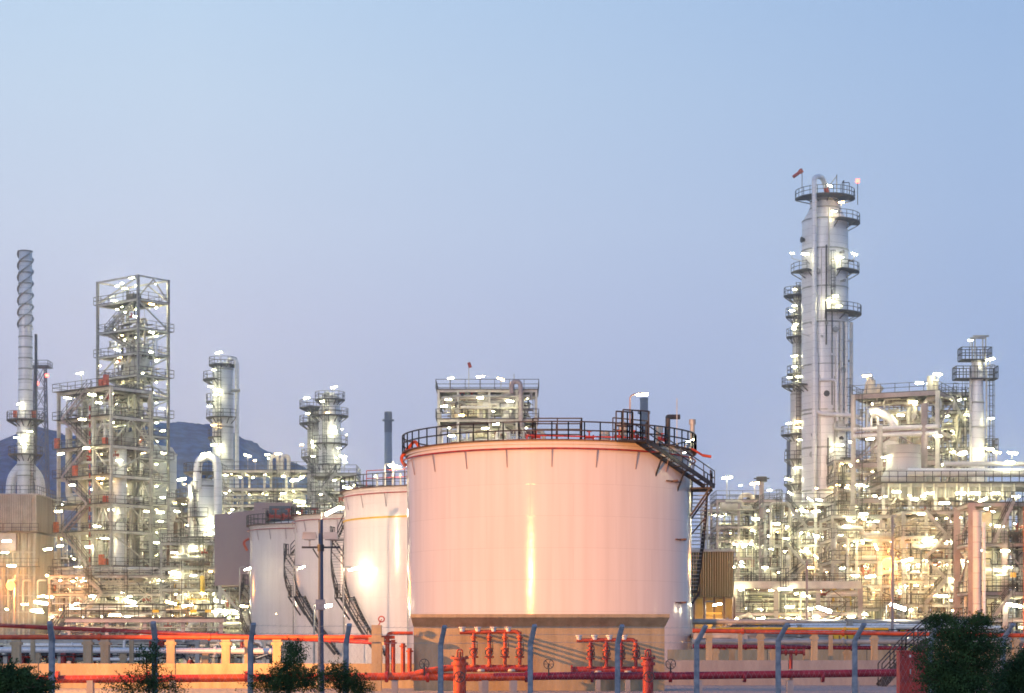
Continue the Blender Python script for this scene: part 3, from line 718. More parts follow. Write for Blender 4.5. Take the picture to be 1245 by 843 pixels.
for px, up in ((516, 14), (667, 12), (815, 10)):
    p = L(px, 822); b = MB(); zc_ = p[2]+.46
    rg = [(p[0]+.19*math.cos(k*PI/8), -.2, zc_+.19*math.sin(k*PI/8)) for k in range(17)]
    for u, v in zip(rg, rg[1:]): b.bar(u, v, .03)
    for k in (0, 3, 6): b.bar((p[0]+.19*math.cos(k*PI/8),-.2,zc_+.19*math.sin(k*PI/8)), (p[0]-.19*math.cos(k*PI/8),-.2,zc_-.19*math.sin(k*PI/8)), .02)
    b.bar((p[0],-.2,zc_),(p[0],-.12,p[2]),.05); b.build('handwheel', M['dark'], t)
# red monitor on the right
p = W(965, 818, 79); t = thing('fire_monitor', 'small red fire monitor tee standing on a pale post right of the centre', 'fire monitor', (p.x, 79.8, 0))
MB().tube([(0,0,.1),(0,0,1.55)], .07, 10).build('stem', M['red'], t)
b = MB().tube([(-.42,0,1.6),(.5,0,1.6)], .075, 10)
for x in (-.42, -.2, .2, .5): b.tube([(x-.035,0,1.6),(x+.035,0,1.6)], .14, 10)
b.build('outlet_pipe', M['red'], t); MB().box(-.07,.07,-.07,.07,0,.95).build('post', M['conc2'], t)

# bund walls
def bund(label, px0, px1, ytop, Y, th, mt='conc', cap=None):
    a, c = W(px0, ytop, Y), W(px1, ytop, Y); t = thing('bund_wall', label, 'wall', (a.x, Y, 0)); L_ = c.x-a.x
    MB().box(0, L_, 0, th, 0, a.z).build('wall_panel', M[mt], t)
    if cap: MB().box(0, L_, -.06, th+.06, a.z+.001, a.z+.08).build('coping', M[mt], t)
    j = MB()
    for k in range(1, int(L_/6)): j.box(k*6-.02, k*6+.02, -.004, .0, 0, a.z)
    j.build('joint', M['dark'], t); return t
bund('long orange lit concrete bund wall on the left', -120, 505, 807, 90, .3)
bund('long grey pink concrete bund wall on the right', 806, 1330, 803, 98, .3, 'conc2')
bund('paler second bund wall just behind the grey one on the right', 812, 1330, 790, 124, .3, 'tankc' if 'tankc' in M else 'conc')

# overhead red pipes with concrete posts
def piperun(label, px0, px1, y0, y1, Y, r, posts, mt='orange', w=.25, cat='pipe', pm='conc'):
    a = W(px0, y0, Y); t = thing('fire_pipe', label, cat, (a.x, Y, 0)); c = to_local(t, W(px1, y1, Y)); p0 = to_local(t, a)
    b = MB().tube([p0, c], r, 10)
    n = int((c-p0).length/4.5)
    for k in range(n): q = p0.lerp(c, (k+.5)/n); d = (c-p0).normalized()*.06; b.tube([q-d, q+d], r*1.5, 10)
    b.build('pipe', M[mt], t)
    for px in posts:
        u = (px-px0)/(px1-px0); q = p0.lerp(c, u)
        MB().box(q.x-w/2, q.x+w/2, -w/2, w/2, 0, q.z-r-.001).box(q.x-w*.7, q.x+w*.7, -w*.55, w*.55, q.z-r-.25, q.z-r-.12).build('post', M[pm], t)
    return t
piperun('bright orange red pipe carried on pale concrete posts, left of the big tank', -80, 455, 775, 775, 96, .11, [20, 107, 128, 208, 275, 337, 460], w=.38)
piperun('thinner sagging red pipe above the orange one at the far left', -80, 470, 757, 782, 101, .10, [40, 160, 300], 'red', w=.2)
piperun('low silver insulated pipe behind the left bund', -80, 330, 790, 792, 104, .15, [45, 150, 250], 'clad', w=.3)
piperun('red and orange pipe along the right bund, on thin posts', 842, 1330, 767, 774, 105, .11, [862, 925, 990, 1063, 1150, 1235], 'orange', w=.3)
piperun('lower red pipe behind the right bund', 842, 1100, 786, 788, 112, .12, [870, 940, 1030], 'red_dim', w=.3)
piperun('grey blue pipe run behind the right bund', 842, 1330, 781, 780, 115, .16, [890, 980], 'steel', w=.3)
piperun('upper blue grey pipe run at the foot of the right hand units', 842, 1180, 756, 757, 150, .2, [870, 960, 1060], 'steel', w=.4)
piperun('upper thin yellow orange pipe on the right', 870, 1080, 764, 765, 109, .07, [900, 1010], 'yellow', w=.2)

# red goose-neck risers left of the wall
t = thing('riser_bank', 'bank of four red goose neck risers between the yellow banded tank and the wall', 'pipes', (W(478,0,84.5).x, 84.5, 0))
L = lambda px, py, dy=0: tuple(to_local(t, W(px, py, 84.5+dy)))
MB().tube([L(430,775), L(480,775)], .07, 8).build('header_pipe', M['orange'], t)
MB().tube([L(471,786), L(471,770), L(502,770)], .07, 8).build('header_pipe', M['orange'], t)
for px, py in ((471,776),(478,778),(490,782),(498,788)):
    b = MB().tube([L(px,py), L(px,822)], .09, 10).tube([L(px,py+3), L(px,py+5)], .15, 8); b.build('riser', M['orange'], t)
b = MB(); p = L(458, 775); b.box(p[0]-.2, p[0]+.2, -.2, .2, 0, p[2]+.5).box(p[0]-.32, p[0]+.32, -.25, .25, p[2]-.2, p[2]); b.build('post', M['conc'], t)
p = L(464, 753)
rg = [(p[0]+.12*math.cos(k*PI/5), -.1, p[2]+.12*math.sin(k*PI/5)) for k in range(11)]; b = MB()
for u, v in zip(rg, rg[1:]): b.bar(u, v, .05)
b.bar((p[0],0,p[2]),(p[0]-.2,0,p[2]-.4),.04); b.build('handwheel', M['orange'], t)

# hose cabinet, steps
p = W(1108, 791, 66); t = thing('hose_cabinet', 'dark red steel hose cabinet half hidden by the right hand bush', 'cabinet', (p.x, 66, 0)); z = p.z
MB().box(-.42,.55,-.3,.3,.12,z-.05).box(-.38,.5,-.26,.26,0,.12).build('cabinet_body', M['red'], t)
MB().box(-.46,.59,-.34,.34,z-.05,z).build('cabinet_lid', M['red'], t)
d = MB().box(-.16,.5,-.325,-.303,.2,z-.12).build('door', M['red'], t)
MB().bar((-.1,-.36,z*.55),(-.1,-.36,z*.55+.16),.03).build('handle', M['steel'], d)
MB().box(-.13,-.07,-.332,-.326,z-.22,z-.14).build('number_plate', M['pale'], d)
p = W(1070, 820, 95); t = thing('access_steps', 'green grey steel steps over the right bund', 'steps', (p.x, 95, 0))
stair(t, (0,0,0), (1.1,0,1.2), 1.0, 'dark'); stair(t, (1.1,.0,1.2), (2.2,0,2.1), 1.0, 'dark')
d = MB().box(2.2,4.0,-.5,.5,2.0,2.1).build('deck', M['grate'], t); MB().rail([(2.2,-.5,2.1),(4,-.5,2.1)],1.1,.05,.6).rail([(2.2,.5,2.1),(4,.5,2.1)],1.1,.05,.6).build('railing', M['dark'], d)
b = MB()
for x, y in ((2.3,-.4),(2.3,.4),(3.9,-.4),(3.9,.4)): b.box(x-.05,x+.05,y-.05,y+.05,0,2.0)
b.build('legs', M['dark'], t)

# ---------------------------------------------------------------- bushes
def leaf_bush(label, px, Y, blobs, n, seed, lm='leaf', ls=.075, stems=4):
    rg = random.Random(seed); t = thing('bush', label, 'bush', (W(px, 0, Y).x, Y, 0)); S = Y/F
    b = MB()
    for i in range(n):
        bx, by, rx, rz_, w = rg.choices(blobs, [q[4] for q in blobs])[0]
        u = Vector((rg.gauss(0,1), rg.gauss(0,1), rg.gauss(0,1))).normalized() * (rg.random()**.45)
        if rg.random() < .2: u *= rg.uniform(1, 1.5)
        c = Vector(((bx-px)*S + u.x*rx*S, u.y*min(rx, rz_)*S, (HY-by)*S+EYE + u.z*rz_*S))
        if c.z < .03: continue
        # a feathery sprig: several narrow leaflets
        d = Vector((rg.gauss(0,1), rg.gauss(0,1), rg.gauss(.2,.8))).normalized(); L = ls*rg.uniform(1.3, 3.2)
        s_ = d.cross(Vector((rg.gauss(0,1), rg.gauss(0,1), rg.gauss(0,1)))).normalized()
        for k in range(4):
            o = c + d*L*(k-1.5)/3; q = (d*.6 + s_*(1 if k % 2 else -1)).normalized()*ls*rg.uniform(.7,1.2); w_ = d.cross(q).normalized()*ls*.16 + d*ls*.16
            b.add([o, o+q*.5+w_, o+q, o+q*.5-w_], [(0,1,2,3)])
    st = MB()
    for k in range(n // 60):
        bx, by, rx, rz_, w = rg.choices(blobs, [q[4] for q in blobs])[0]; a = rg.uniform(-.2, PI+.2)
        c0 = Vector(((bx-px)*S, rg.uniform(-.3,.3), (HY-by)*S+EYE)); e = rg.uniform(1.05, 1.5)
        c1 = c0 + Vector((math.cos(a)*rx*S*e, rg.uniform(-.3,.3), math.sin(a)*rz_*S*e + rg.uniform(-.1,.12)))
        if c1.z < .1: continue
        st.tube([c0, c0.lerp(c1,.6)+Vector((0,0,.04)), c1], .006, 4, bend=.1)
        for j in range(26):
            o = c0.lerp(c1, .35+.65*j/26); q = Vector((rg.gauss(0,1), rg.gauss(0,1), rg.gauss(0,1))).normalized()*ls*rg.uniform(.8,1.6); w_ = q.orthogonal().normalized()*ls*.2
            b.add([o, o+q*.5+w_, o+q, o+q*.5-w_], [(0,1,2,3)])
    b.build('foliage', M[lm], t)
    for k in range(stems):
        bx, by, rx, rz_, w = blobs[k % len(blobs)]
        x = (bx-px)*S*.35 + rg.uniform(-.15,.15)
        st.tube([(x,0,0),((bx-px)*S*.7,.05,((HY-by)*S+EYE)*.55),((bx-px)*S,0,(HY-by)*S+EYE)], .022, 6, bend=.3)
    st.build('stem', M['bark'], t); return t
leaf_bush('tall dark green bush in front of the red cabinet at lower right', 1160, 54, [(1165,770,28,18,1.2),(1190,790,38,26,2),(1150,800,40,30,2),(1150,830,30,26,2),(1168,836,38,32,3),(1196,825,26,28,1.2),(1132,757,9,10,.2),(1150,752,16,6,.3),(1192,755,16,8,.4)], 7600, 5)
leaf_bush('dark bush cut off by the right edge of the picture', 1235, 55.5, [(1240,818,20,20,1),(1252,812,16,24,1),(1228,832,22,20,1)], 3600, 6)
leaf_bush('low dark bush in the lower left corner', 20, 50, [(8,826,34,16,2),(40,836,26,12,1),(-30,825,30,20,1),(0,845,50,14,1),(30,820,8,6,.2)], 4200, 7)
leaf_bush('thin windblown shrub around the second post from the left', 180, 55, [(178,800,16,16,.5),(182,825,30,16,1),(160,838,34,12,1),(190,790,8,12,.2),(205,835,26,12,.6)], 950, 8, ls=.07)
leaf_bush('medium green shrub in front of the foreground mast base', 350, 56, [(358,795,15,16,1),(350,820,26,18,2),(335,834,34,14,2),(375,828,26,16,1.5)], 2300, 9, 'leaf', .07)
leaf_bush('small ragged shrub right of the foreground mast', 415, 57, [(412,820,20,14,1.2),(425,832,24,12,1.2),(440,838,16,8,.6)], 1000, 10, 'leaf', .07)

def shed_grass():
    rg = random.Random(2); b = MB()
    for i in range(2600):
        x = rg.uniform(-22, 24); y = rg.uniform(60, 66); h = rg.uniform(.05, .28)*(1 if rg.random() < .3 else .5); a = rg.uniform(0, PI)
        b.add([(x,y,0),(x+.02*math.cos(a),y+.02*math.sin(a),0),(x+rg.uniform(-.08,.08),y,h)], [(0,1,2)])
    o = b.build('grass', M['leaf2'], kind='stuff'); o['label'] = 'sparse dry grass tufts growing on the gravel behind the fence posts'; o['category'] = 'grass'
shed_grass()
# ================================================================== LEFT PLANT
def zpx(py, Y): return EYE + (HY - py) / F * Y
def corner(name, label, cat, px, Y, phi=0.):
    return thing(name, label, cat, (W(px, 0, Y).x, Y, 0), -R(phi))

# striped stack
Y = 310; S = Y/F
t = thing('chimney', 'slender silver chimney with spiral strakes near its top, at the far left', 'chimney', (W(31,0,Y).x, Y, 0))
zt = zpx(306, Y); z0 = zpx(602, Y)
b = MB().lathe([(1.25, z0), (1.25, zpx(560,Y)), (1.15, zpx(548,Y)), (1.3, zpx(515,Y)), (1.1, zpx(508,Y)), (1.0, zpx(400,Y)), (.98, zt), (.85, zt), (.85, zt-1)], n=24); b.build('shell', M['clad'], t)
b = MB()
z = zpx(400, Y)
for k in range(3):
    zz = [(z + (zt-z)*i/60, k*120 + i*360*2.2/60) for i in range(61)]
    for (za, aa), (zb_, ab) in zip(zz, zz[1:]):
        f = lambda a, r: (r*math.sin(R(a)), -r*math.cos(R(a)))
        b.add([(*f(aa,.97),za),(*f(aa,1.27),za),(*f(ab,1.27),zb_),(*f(ab,.97),zb_),(*f(aa,.97),za+.05),(*f(aa,1.27),za+.05),(*f(ab,1.27),zb_+.05),(*f(ab,.97),zb_+.05)],
              [(0,1,2,3),(7,6,5,4),(1,5,6,2),(0,3,7,4)])
b.build('strake', M['steel'], t)
b = MB()
for k in range(22): zz = zpx(306+k*13, Y); b.lathe([(1.05 if zz>zpx(515,Y) else 1.35, zz-.1),(1.12 if zz>zpx(515,Y) else 1.4, zz),(1.05 if zz>zpx(515,Y) else 1.35, zz+.1)], n=20)
b.build('band', M['steel'], t)
platform(t, zpx(512,Y), 1.2, 1.6, -180, 180); platform(t, zpx(554,Y), 1.25, 1.3, -180, 180)
MB().ladder((1.2,-.9), z0, zpx(505,Y), face=(.6,-.8)).build('ladder', M['dark'], t)
for sx in (-1, 1):
    b = MB().tube([(0,0,zpx(562,Y)), (sx*2.1,0,zpx(580,Y)), (sx*2.3,0,zpx(604,Y))], .75, 14, bend=1.2); b.build('duct', M['clad'], t)
MB().box(1.2,1.8,-1.3,-.8,zpx(509,Y),zpx(500,Y)).box(-1.5,-1,-1.6,-1.1,zpx(509,Y),zpx(501,Y)).build('warning_box', M['orange'], t)
lamps(t, Y-2.2, [(24,491,-10),(20,532,0),(36,525,0),(29,540,5)], .9)
MB().tube([(.95+.35,1.2,zpx(560,Y)),(.95+.35,1.2,zpx(405,Y))],.22,8).build('riser_pipe', M['hazedark'], t)

# lattice mast behind
Y = 420
t = thing('lattice_mast', 'dark open lattice mast standing behind the striped chimney', 'mast', (W(49,0,Y).x, Y, 0)); b = MB(); zt = zpx(447,Y)
n = 14
def lw(z): return 2.2 - 1.2*z/zt
for i in range(n):
    za, zb_ = zt*i/n, zt*(i+1)/n; wa, wb = lw(za), lw(zb_)
    cs = ((-1,-1),(1,-1),(1,1),(-1,1))
    for k in range(4):
        (ax,ay),(bx,by) = cs[k], cs[(k+1)%4]
        b.bar((ax*wa,ay*wa,za),(ax*wb,ay*wb,zb_),.22); b.bar((ax*wa,ay*wa,za),(bx*wb,by*wb,zb_),.13); b.bar((bx*wa,by*wa,za),(ax*wb,ay*wb,zb_),.13); b.bar((ax*wb,ay*wb,zb_),(bx*wb,by*wb,zb_),.13)
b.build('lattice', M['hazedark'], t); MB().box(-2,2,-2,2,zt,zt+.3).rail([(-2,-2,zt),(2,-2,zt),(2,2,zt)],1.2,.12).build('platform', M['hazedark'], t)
MB().cyl(1.8,-2,zt-2.2,zt-1.6,.35).cyl(-.2,-2,zt-3.8,zt-3.2,.35).build('beacon', M['beacon'], t)

# fired heater building
Y = 292; t = thing('fired_heater', 'boxy fired heater with vertical ribs beneath the striped chimney', 'furnace', (W(-60,0,Y).x, Y, 0))
x1 = 105*Y/F; za, zb_, zc = zpx(750,Y), zpx(648,Y), zpx(602,Y)
b = MB().box(0, x1*.995, 0, 12, zb_+.3, zc); b.build('upper_casing', M['corr'], t)
b = MB()
for i in range(48): x = .1 + i*(x1-.3)/47; b.box(x, x+.11, -.28, -.002, zb_+.3, zc)
b.build('rib', M['pale'], t)
MB().box(.2, x1-.2, .2, 11.8, 0, zb_).build('lower_casing', M['corr'], t)
b = MB()
for i in range(16): x = .4 + i*(x1-.9)/15; b.box(x, x+.16, 0.02, .199, 0, zb_)
for z in (zpx(745,Y), zpx(725,Y), zpx(700,Y), zpx(672,Y)): b.box(.2, x1-.2, .0, .198, z, z+.14)
b.build('stiffener', M['steel'], t)
for z in (zb_+.02, zpx(690,Y)):
    d = MB().box(-1, x1+.5, -1.3, -.3, z, z+.14).build('walkway', M['grate'], t); MB().rail([(-1,-1.25,z+.14),(x1+.5,-1.25,z+.14)],1.1,.06,1.3).build('railing', M['dark'], d)
d = MB().box(-.2, x1+.2, -.2, 12, zc+.01, zc+.2).build('roof', M['steel'], t); MB().rail([(-.1,-.1,zc+.2),(x1+.1,-.1,zc+.2),(x1+.1,11.8,zc+.2)],1.1,.06,1.3).build('railing', M['dark'], d)
MB().box(4, 9.5, -.9, -.31, zpx(670,Y), zb_-.1).build('burner_panel', M['mauve'], t)
for k in range(6):
    x = 2+k*2.1; b = MB().tube([(x,-.6,zpx(742,Y)),(x,-.6,zpx(706,Y)),(x+.9,-.6,zpx(706,Y)),(x+.9,.3,zpx(706,Y))],.14,8); b.build('burner_pipe', M['cream'], t)
lamps(t, Y-3.5, [(8,658,-2,0),(6,672,0),(58,668,-5),(50,725,-8,0),(47,744,5),(14,688,0),(30,735,0),(60,700,4)], 1.25)
MB().cyl(0,0,0,.1,.1).build('drain', M['steel'], t)

def sodium(label, px, py, Y, r, mt='mauve', arm=.5):
    p = W(px, py, Y); t = thing('sodium_lamp', label, 'lamp post', (p.x+arm, Y, 0))
    MB().cyl(0,0,0,p.z+.4,.12,.09,8).build('pole', M[mt], t)
    MB().bar((0,0,p.z+.35),(-arm,0,p.z+.45),.07).cyl(-arm,0,p.z+.22,p.z+.42,.22,.1,12).build('lamp_head', M['housing'], t)
    MB().lathe([(.01,p.z-r),(r*.7,p.z-r*.7),(r,p.z),(r*.7,p.z+r*.7),(.01,p.z+r)], -arm, 0, 12).build('bulb', M['sodium'], t)
    l = bpy.data.lights.new('sodium_light', 'POINT'); l.energy = 16000; l.color = (1,.33,.05); l.shadow_soft_size = .5
    o = bpy.data.objects.new('sodium_light', l); COL.objects.link(o); o.parent = t; o.location = (-arm, -.9, p.z)
sodium('glaring orange sodium lamp post at the far left', 13, 712, 270, .62)
sodium('glaring orange sodium lamp post among the pipes on the right', 1078, 685, 205, .5)

# ---- tall steel tower
T = corner('steel_tower', 'tall slim open steel tower with many lit decks, topmost of the left hand plant', 'steel tower', 168, 300, 40)
wl, wr = 9.3, 5.7
lv = [735,715,690,668,640,612,583,556,528,505,480,455,428,398,363,334]
zs = [zpx(y, 300) for y in lv]
ov = {k: (.9, .9, .1, .9) for k in range(len(zs))}
steel(T, [-wl, 0], [0, wr], zs, .34, .26, mt='steel', bmt='pale', decks=range(len(zs)-1), braces=.75, seed=3, over={i: ((.1,.1,.1,1.0) if i % 2 else (.8,.1,.1,.1)) for i in range(15)})
for i in range(2, 14, 1):
    z0, z1 = zs[i]+.1, zs[i+1]+.1; s = i % 2
    if i % 3 != 2: stair(T, (-wl+1.0 if s else -1.6, .9, z0), (-1.6 if s else -wl+1.0, .9, z1), .8)
b = MB(); b.cyl(-wl*.45, wr*.55, zs[9], zs[13]-1.5, .95, n=20).lathe([(.95,zs[13]-1.5),(.6,zs[13]-.9),(.01,zs[13]-.7)],-wl*.45,wr*.55,20); b.build('reactor_vessel', M['cladw'], T)
b = MB(); b.cyl(-wl*.5, wr*.5, 2, zs[8], 1.6, n=24); b.build('reactor_vessel', M['clad'], T)
clutter(T, -wl+.6, -.6, .8, wr-.6, zs[7], zs[12], 36, 21, 10, 3, .22)
clutter(T, -wl+.6, -.6, .8, wr-.6, zs[10], zs[14]-.4, 24, 25, 5, 1, .18)
clutter(T, -wl+.6, -.6, .8, wr-.6, 1, zs[7], 38, 22, 12, 3, .32)
b = MB().box(-wl*.55, -wl*.55+1.6, 2, 3.5, zs[14]-.1, zs[14]+1.4); b.build('control_cabinet', M['dark'], T)
for (px, py) in ((167,386),(137,404),(129,372)): pass
lamps(T, 301, [(160,338,0,3),(152,351,0,1),(139,366,8,3),(184,370,8,3),(142,402,8,3),(184,404,8,2),(143,426,8,3),(182,428,8,2),(145,435,-4,4),(172,454,0,2),(153,478,-5,2),(165,385,0,1),(167,440,0,3),(120,445,5,6),
     (184,478,0,4),(197,497,0,3),(172,508,5,2),(155,512,0,2),(198,524,0,4),(176,530,5,2),(140,530,0,3),(174,551,0,2),(199,551,0,4),(177,585,5,2),(190,585,5,4),(178,622,6,0),(195,634,6,4),(150,600,0,3),(182,692,6,2),(152,668,0,3),(160,655,0,0),(190,660,0,4),(158,730,10,-3),(205,733,10,-5),(185,745,0,0),(140,695,0,0),(172,640,0,4),(198,605,0,4)], .85)
for i in range(1, 16):
    for fx_, fy_ in ((-wl*.2, 1.5), (-wl*.5, .8), (-wl*.75, 1.8), (-wl*.85, 4), (-wl*.5, 3.4), (-wl*.15, 4.6)):
        lamp(T, (fx_, fy_, zs[i]-.65), 0, .4, .7, world=False)  # added fill lamps under each deck to light the tower's steel

# ---- broad stair structure in front of it
N = corner('stair_structure', 'broader steel frame with zigzag stairs and orange boxes, left of the tall tower', 'steel structure', 135, 292, 40)
wl2, wr2 = 11.9, 7.3
lv2 = [742,718,688,645,612,577,541,505,470]
z2 = [zpx(y, 292) for y in lv2]
steel(N, [-wl2, -wl2*.32, 0], [0, wr2], z2, .42, .42, decks=range(len(z2)), braces=.6, seed=5, mt='pale', over={i: (.3,.1,.9,.1) for i in range(9)})
for i in range(len(z2)-1):
    s = i % 2; stair(N, (-wl2*.85 if s else -wl2*.36, -.45, z2[i]+.1), (-wl2*.36 if s else -wl2*.85, -.45, z2[i+1]+.1), .9, 'mauve')
clutter(N, -wl2+.6, -.5, .8, wr2-.5, 1, z2[5], 60, 31, 14, 4, .4)
clutter(N, -wl2+.6, -.5, .8, wr2-.5, z2[5], z2[8]-.5, 34, 32, 8, 3, .3)
b = MB(); b.tube([(-wl2*.9, .9, z2[7]-1), (-wl2*.9, .9, z2[4]+1), (-wl2*.3, .9, z2[4]+1)], .5, 12); b.build('duct', M['cream'], N)
b = MB(); b.tube([(-wl2*.8, 2.5, 1), (-wl2*.8, 2.5, z2[8]-2)], .75, 14); b.build('vessel', M['cream'], N)
b = MB(); b.tube([(-wl2*.15, 3, 1), (-wl2*.15, 3, z2[6])], 1.0, 16); b.build('vessel', M['clad'], N)
for k, i in enumerate((8, 8, 6, 6, 5, 4, 3, 2, 2, 1, 0)):
    x = (-.2, -1.2, -wl2*.95, -.4, -wl2*.6, -.3, -wl2*.97, -.3, -1.2, -wl2*.98, -wl2*.5)[k]
    MB().box(x-.35, x+.35, -1.0, -.5, z2[i]+.12, z2[i]+(1.6 if k % 2 == 0 else 1.0)).build('hose_box', M['orange'], N)
b = MB()
for k in range(30): z = 1 + k*1.2; b.box(-wl2*.3-.12, -wl2*.3+.12, -1.0,-.9, z, z+.7)
b.build('riser_marker', M['red'], N)
lamps(N, 288, [(97,454,-8,8,2.2),(82,484,6),(112,480,5),(74,552,-4),(71,622,-5),(73,664,-6),(81,717,-8),(60,726,0),(100,510,0),(120,490,4),(105,545,0,5),(122,582,0,5),(118,640,0,5),(135,620,0,5),(108,665,0,6),(120,700,8,4),(95,690,0,6),(132,745,0),(103,745,8),(88,590,0,5),(145,560,0,5),(150,720,0,4),(128,655,0,5)], 1.1)
for i in range(0, 9):
    for fx_, fy_ in ((-wl2*.2, 2.2), (-wl2*.55, 3.5), (-wl2*.85, 5)):
        lamp(N, (fx_, fy_, z2[i]-.7), 0, .4, .7, world=False)  # added fill lamps under the decks to brighten the frame
vz = zpx(548, 300)
for (lab, px, Yv, r, y0_, y1_, mt) in (('short white vertical vessel between the two left steel towers', 126, 309, 1.5, 602, 545, 'cladw'),
        ('wide white cylindrical vessel at the right foot of the tall tower', 190, 316, 3.1, 640, 553, 'cladw')):
    t = thing('process_vessel', lab, 'vessel', (W(px,0,Yv).x, Yv, 0)); za, zb_ = zpx(y0_,Yv), zpx(y1_,Yv)
    MB().lathe([(r,za),(r,zb_),(r*.8,zb_+r*.35),(.01,zb_+r*.5)], n=32).lathe([(r*.9,0),(r*.9,za)], n=32).build('shell', M[mt], t)
    MB().slab(r+.01,r+.12,za-.1,za+.1,-180,180).slab(r+.01,r+.12,zb_-.1,zb_+.1,-180,180).build('flange', M['steel'], t)

# ---- vertical columns
def column(name, label, px, Y, r, prof, plats, lad=None, mt='clad', lampl=(), pipes=(), top=True, skirt=None):
    "prof: [(scale of r, py)] from bottom to top"
    t = thing(name, label, 'distillation column', (W(px,0,Y).x, Y, 0))
    pr = [(r*k, 0 if y is None else zpx(y,Y)) for k, y in prof]
    if top: rr, zz = pr[-1]; pr += [(rr*.85, zz+rr*.35), (rr*.5, zz+rr*.55), (.01, zz+rr*.62)]
    MB().lathe(pr, n=40).build('shell', M[mt], t)
    if skirt: MB().slab(r+.02, r+.08, zpx(skirt[0],Y), zpx(skirt[1],Y), -180, 180).build('skirt', M['hazedark'], t)
    b = MB()
    for k, y in prof[1:]: b.lathe([(r*k+.01, zpx(y,Y)-.12),(r*k+.09, zpx(y,Y)),(r*k+.01, zpx(y,Y)+.12)], n=40)
    b.build('ring', M['steel'], t)
    for (y, a0, a1, w) in plats:
        rr = r * prof[-1][0]
        for (k, yy) in prof:
            if yy is not None and y <= yy: rr = r*k
        platform(t, zpx(y, Y), rr if y > prof[-1][1] else rr*.3, w if y > prof[-1][1] else w+rr*.7, a0, a1)
    for (x, y, ya, yb) in (lad or ()):
        MB().ladder((x, y), zpx(ya,Y), zpx(yb,Y), face=(0,-1)).build('ladder', M['dark'], t)
    for pts, rp, m in pipes:
        MB().tube([tuple(to_local(t, W(a, c, Y+d))) for a, c, d in pts], rp, 12, bend=rp*3).build('pipe', M[m], t)
    for q in lampl:
        wp = W(q[0], q[1], Y-r-1.0+(q[4] if len(q) > 4 else 0)); lamp(t, wp, q[2], random.uniform(-.3,.3), q[3]); c = to_local(t, wp)
        MB().tube([c + Vector((0,.25,.1)), c + Vector((0,.25,-.7)), (max(-r*.7, min(r*.7, c.x)), -r*.6, c.z-1.1)], .045, 5, bend=.1).build('lamp_arm', M['steel'], t)
    return t

# main tall column on the right
Y = 300
MC = column('distillation_column', 'tallest silver column with ringed platforms and a windsock on top, right of centre', 1003, Y, 3.38,
    [(1,None),(1,598),(1,546),(1,505),(1,500),(1,446),(1,395),(1,352),(1,306),(.98,270),(.66,255),(.62,246)],
    [(243,-100,100,2.25),(273,15,100,1.7),(333,-90,-40,1.6),(333,20,90,1.6),(384,-8,105,1.9),(470,-90,-55,1.4),(560,30,80,1.4)],
    [(.6,-3.6,384,318),(3.0,-2.4,612,470)],
    lampl=[(1009,226,20,.8,1),(1023,246,-4,.9),(1014,257,0,.8),(979,309,0,1.1),(1021,313,0,1.1),(1039,309,20,.9),(963,308,10,.6),(1010,366,10,1.3),(1016,360,0,.8),(1021,541,0,1.2),(1018,590,0,.9),(984,607,30,.8),(966,397,0,.6),(1020,372,0,.8)],
    pipes=[([(997,268,-2.2),(997,245,-1.5)],.25,'clad'),
           ([(990,612,-3.7),(990,560,-3.7),(990,225,-3.7),(990,215,-3.3),(1000,215,-1.8),(1004,228,-1)],.36,'clad'),
           ([(1004,228,-1),(1006,238,-.4)],.36,'orange'),
           ([(992,430,-3.6),(992,503,-3.6),(1042,506,-3.6),(1050,511,-3.6)],.33,'clad'),
           ([(1018,395,-3.2),(1018,512,-3.6)],.2,'clad'),([(1023,392,-3.0),(1023,512,-3.4)],.28,'cladw'),([(1029,392,-2.4),(1029,516,-2.8)],.28,'clad'),
           ([(1035,392,-1.6),(1035,500,-1.6),(1035,516,-1.6),(1048,520,-1.4)],.26,'cladw'),
           ([(1015,515,-3.6),(1015,522,-3.6),(1052,522,-3.6)],.3,'cladw'),
           ([(996,462,-3.6),(1017,462,-3.6),(1017,500,-3.6)],.22,'clad'),
           ([(1028,288,-1.5),(1030,330,-1.5),(1029,380,-1.5)],.1,'pale'),([(1008,255,-2.6),(1008,300,-3.5)],.12,'pale')])
b = MB().slab(3.39,3.47,zpx(500,Y),zpx(446,Y),-40,18)
b.build('insulation_patch', M['clad'], MC)
b = MB(); zq = zpx(243, Y)
for x, y, h in ((2.4,-2.2,2.3),(2.4,-.8,2.3),(3.4,-.9,2.3)): b.bar((x,y,zq),(x,y,zq+h),.1)
b.bar((2.4,-2.2,zq+2.3),(2.4,-.8,zq+2.3),.1).bar((2.4,-.8,zq+2.3),(3.4,-.9,zq+2.3),.1); b.build('davit', M['dark'], MC)
b = MB().bar((1.4,-2.,zq),(1.4,-2,zq+3.2),.14).bar((1.4,-2,zq+3.0),(.5,-2,zq+1.8),.12); b.build('davit', M['steel'], MC)
b = MB().bar((4.7,-.4,zq-.8),(4.7,-.4,zq+2.4),.09); b.build('beacon_pole', M['dark'], MC)
b = MB().cyl(4.7,-.4,zq+2.4,zq+2.9,.28); b.build('beacon', M['beacon'], MC)
for k in range(26):
    a = R(random.uniform(-75, 80)); zz = random.uniform(zpx(600,Y), zpx(280,Y)); L_ = random.uniform(.35,.8); s_, c_ = math.sin(a), -math.cos(a); rr = random.choice((.12,.16,.28))
    MB().tube([(3.35*s_,3.35*c_,zz),((3.38+L_)*s_,(3.38+L_)*c_,zz)],rr,8).tube([((3.3+L_)*s_,(3.3+L_)*c_,zz),((3.42+L_)*s_,(3.42+L_)*c_,zz)],rr*1.6,8).build('nozzle', M[random.choice(('steel','clad','dark'))], MC)
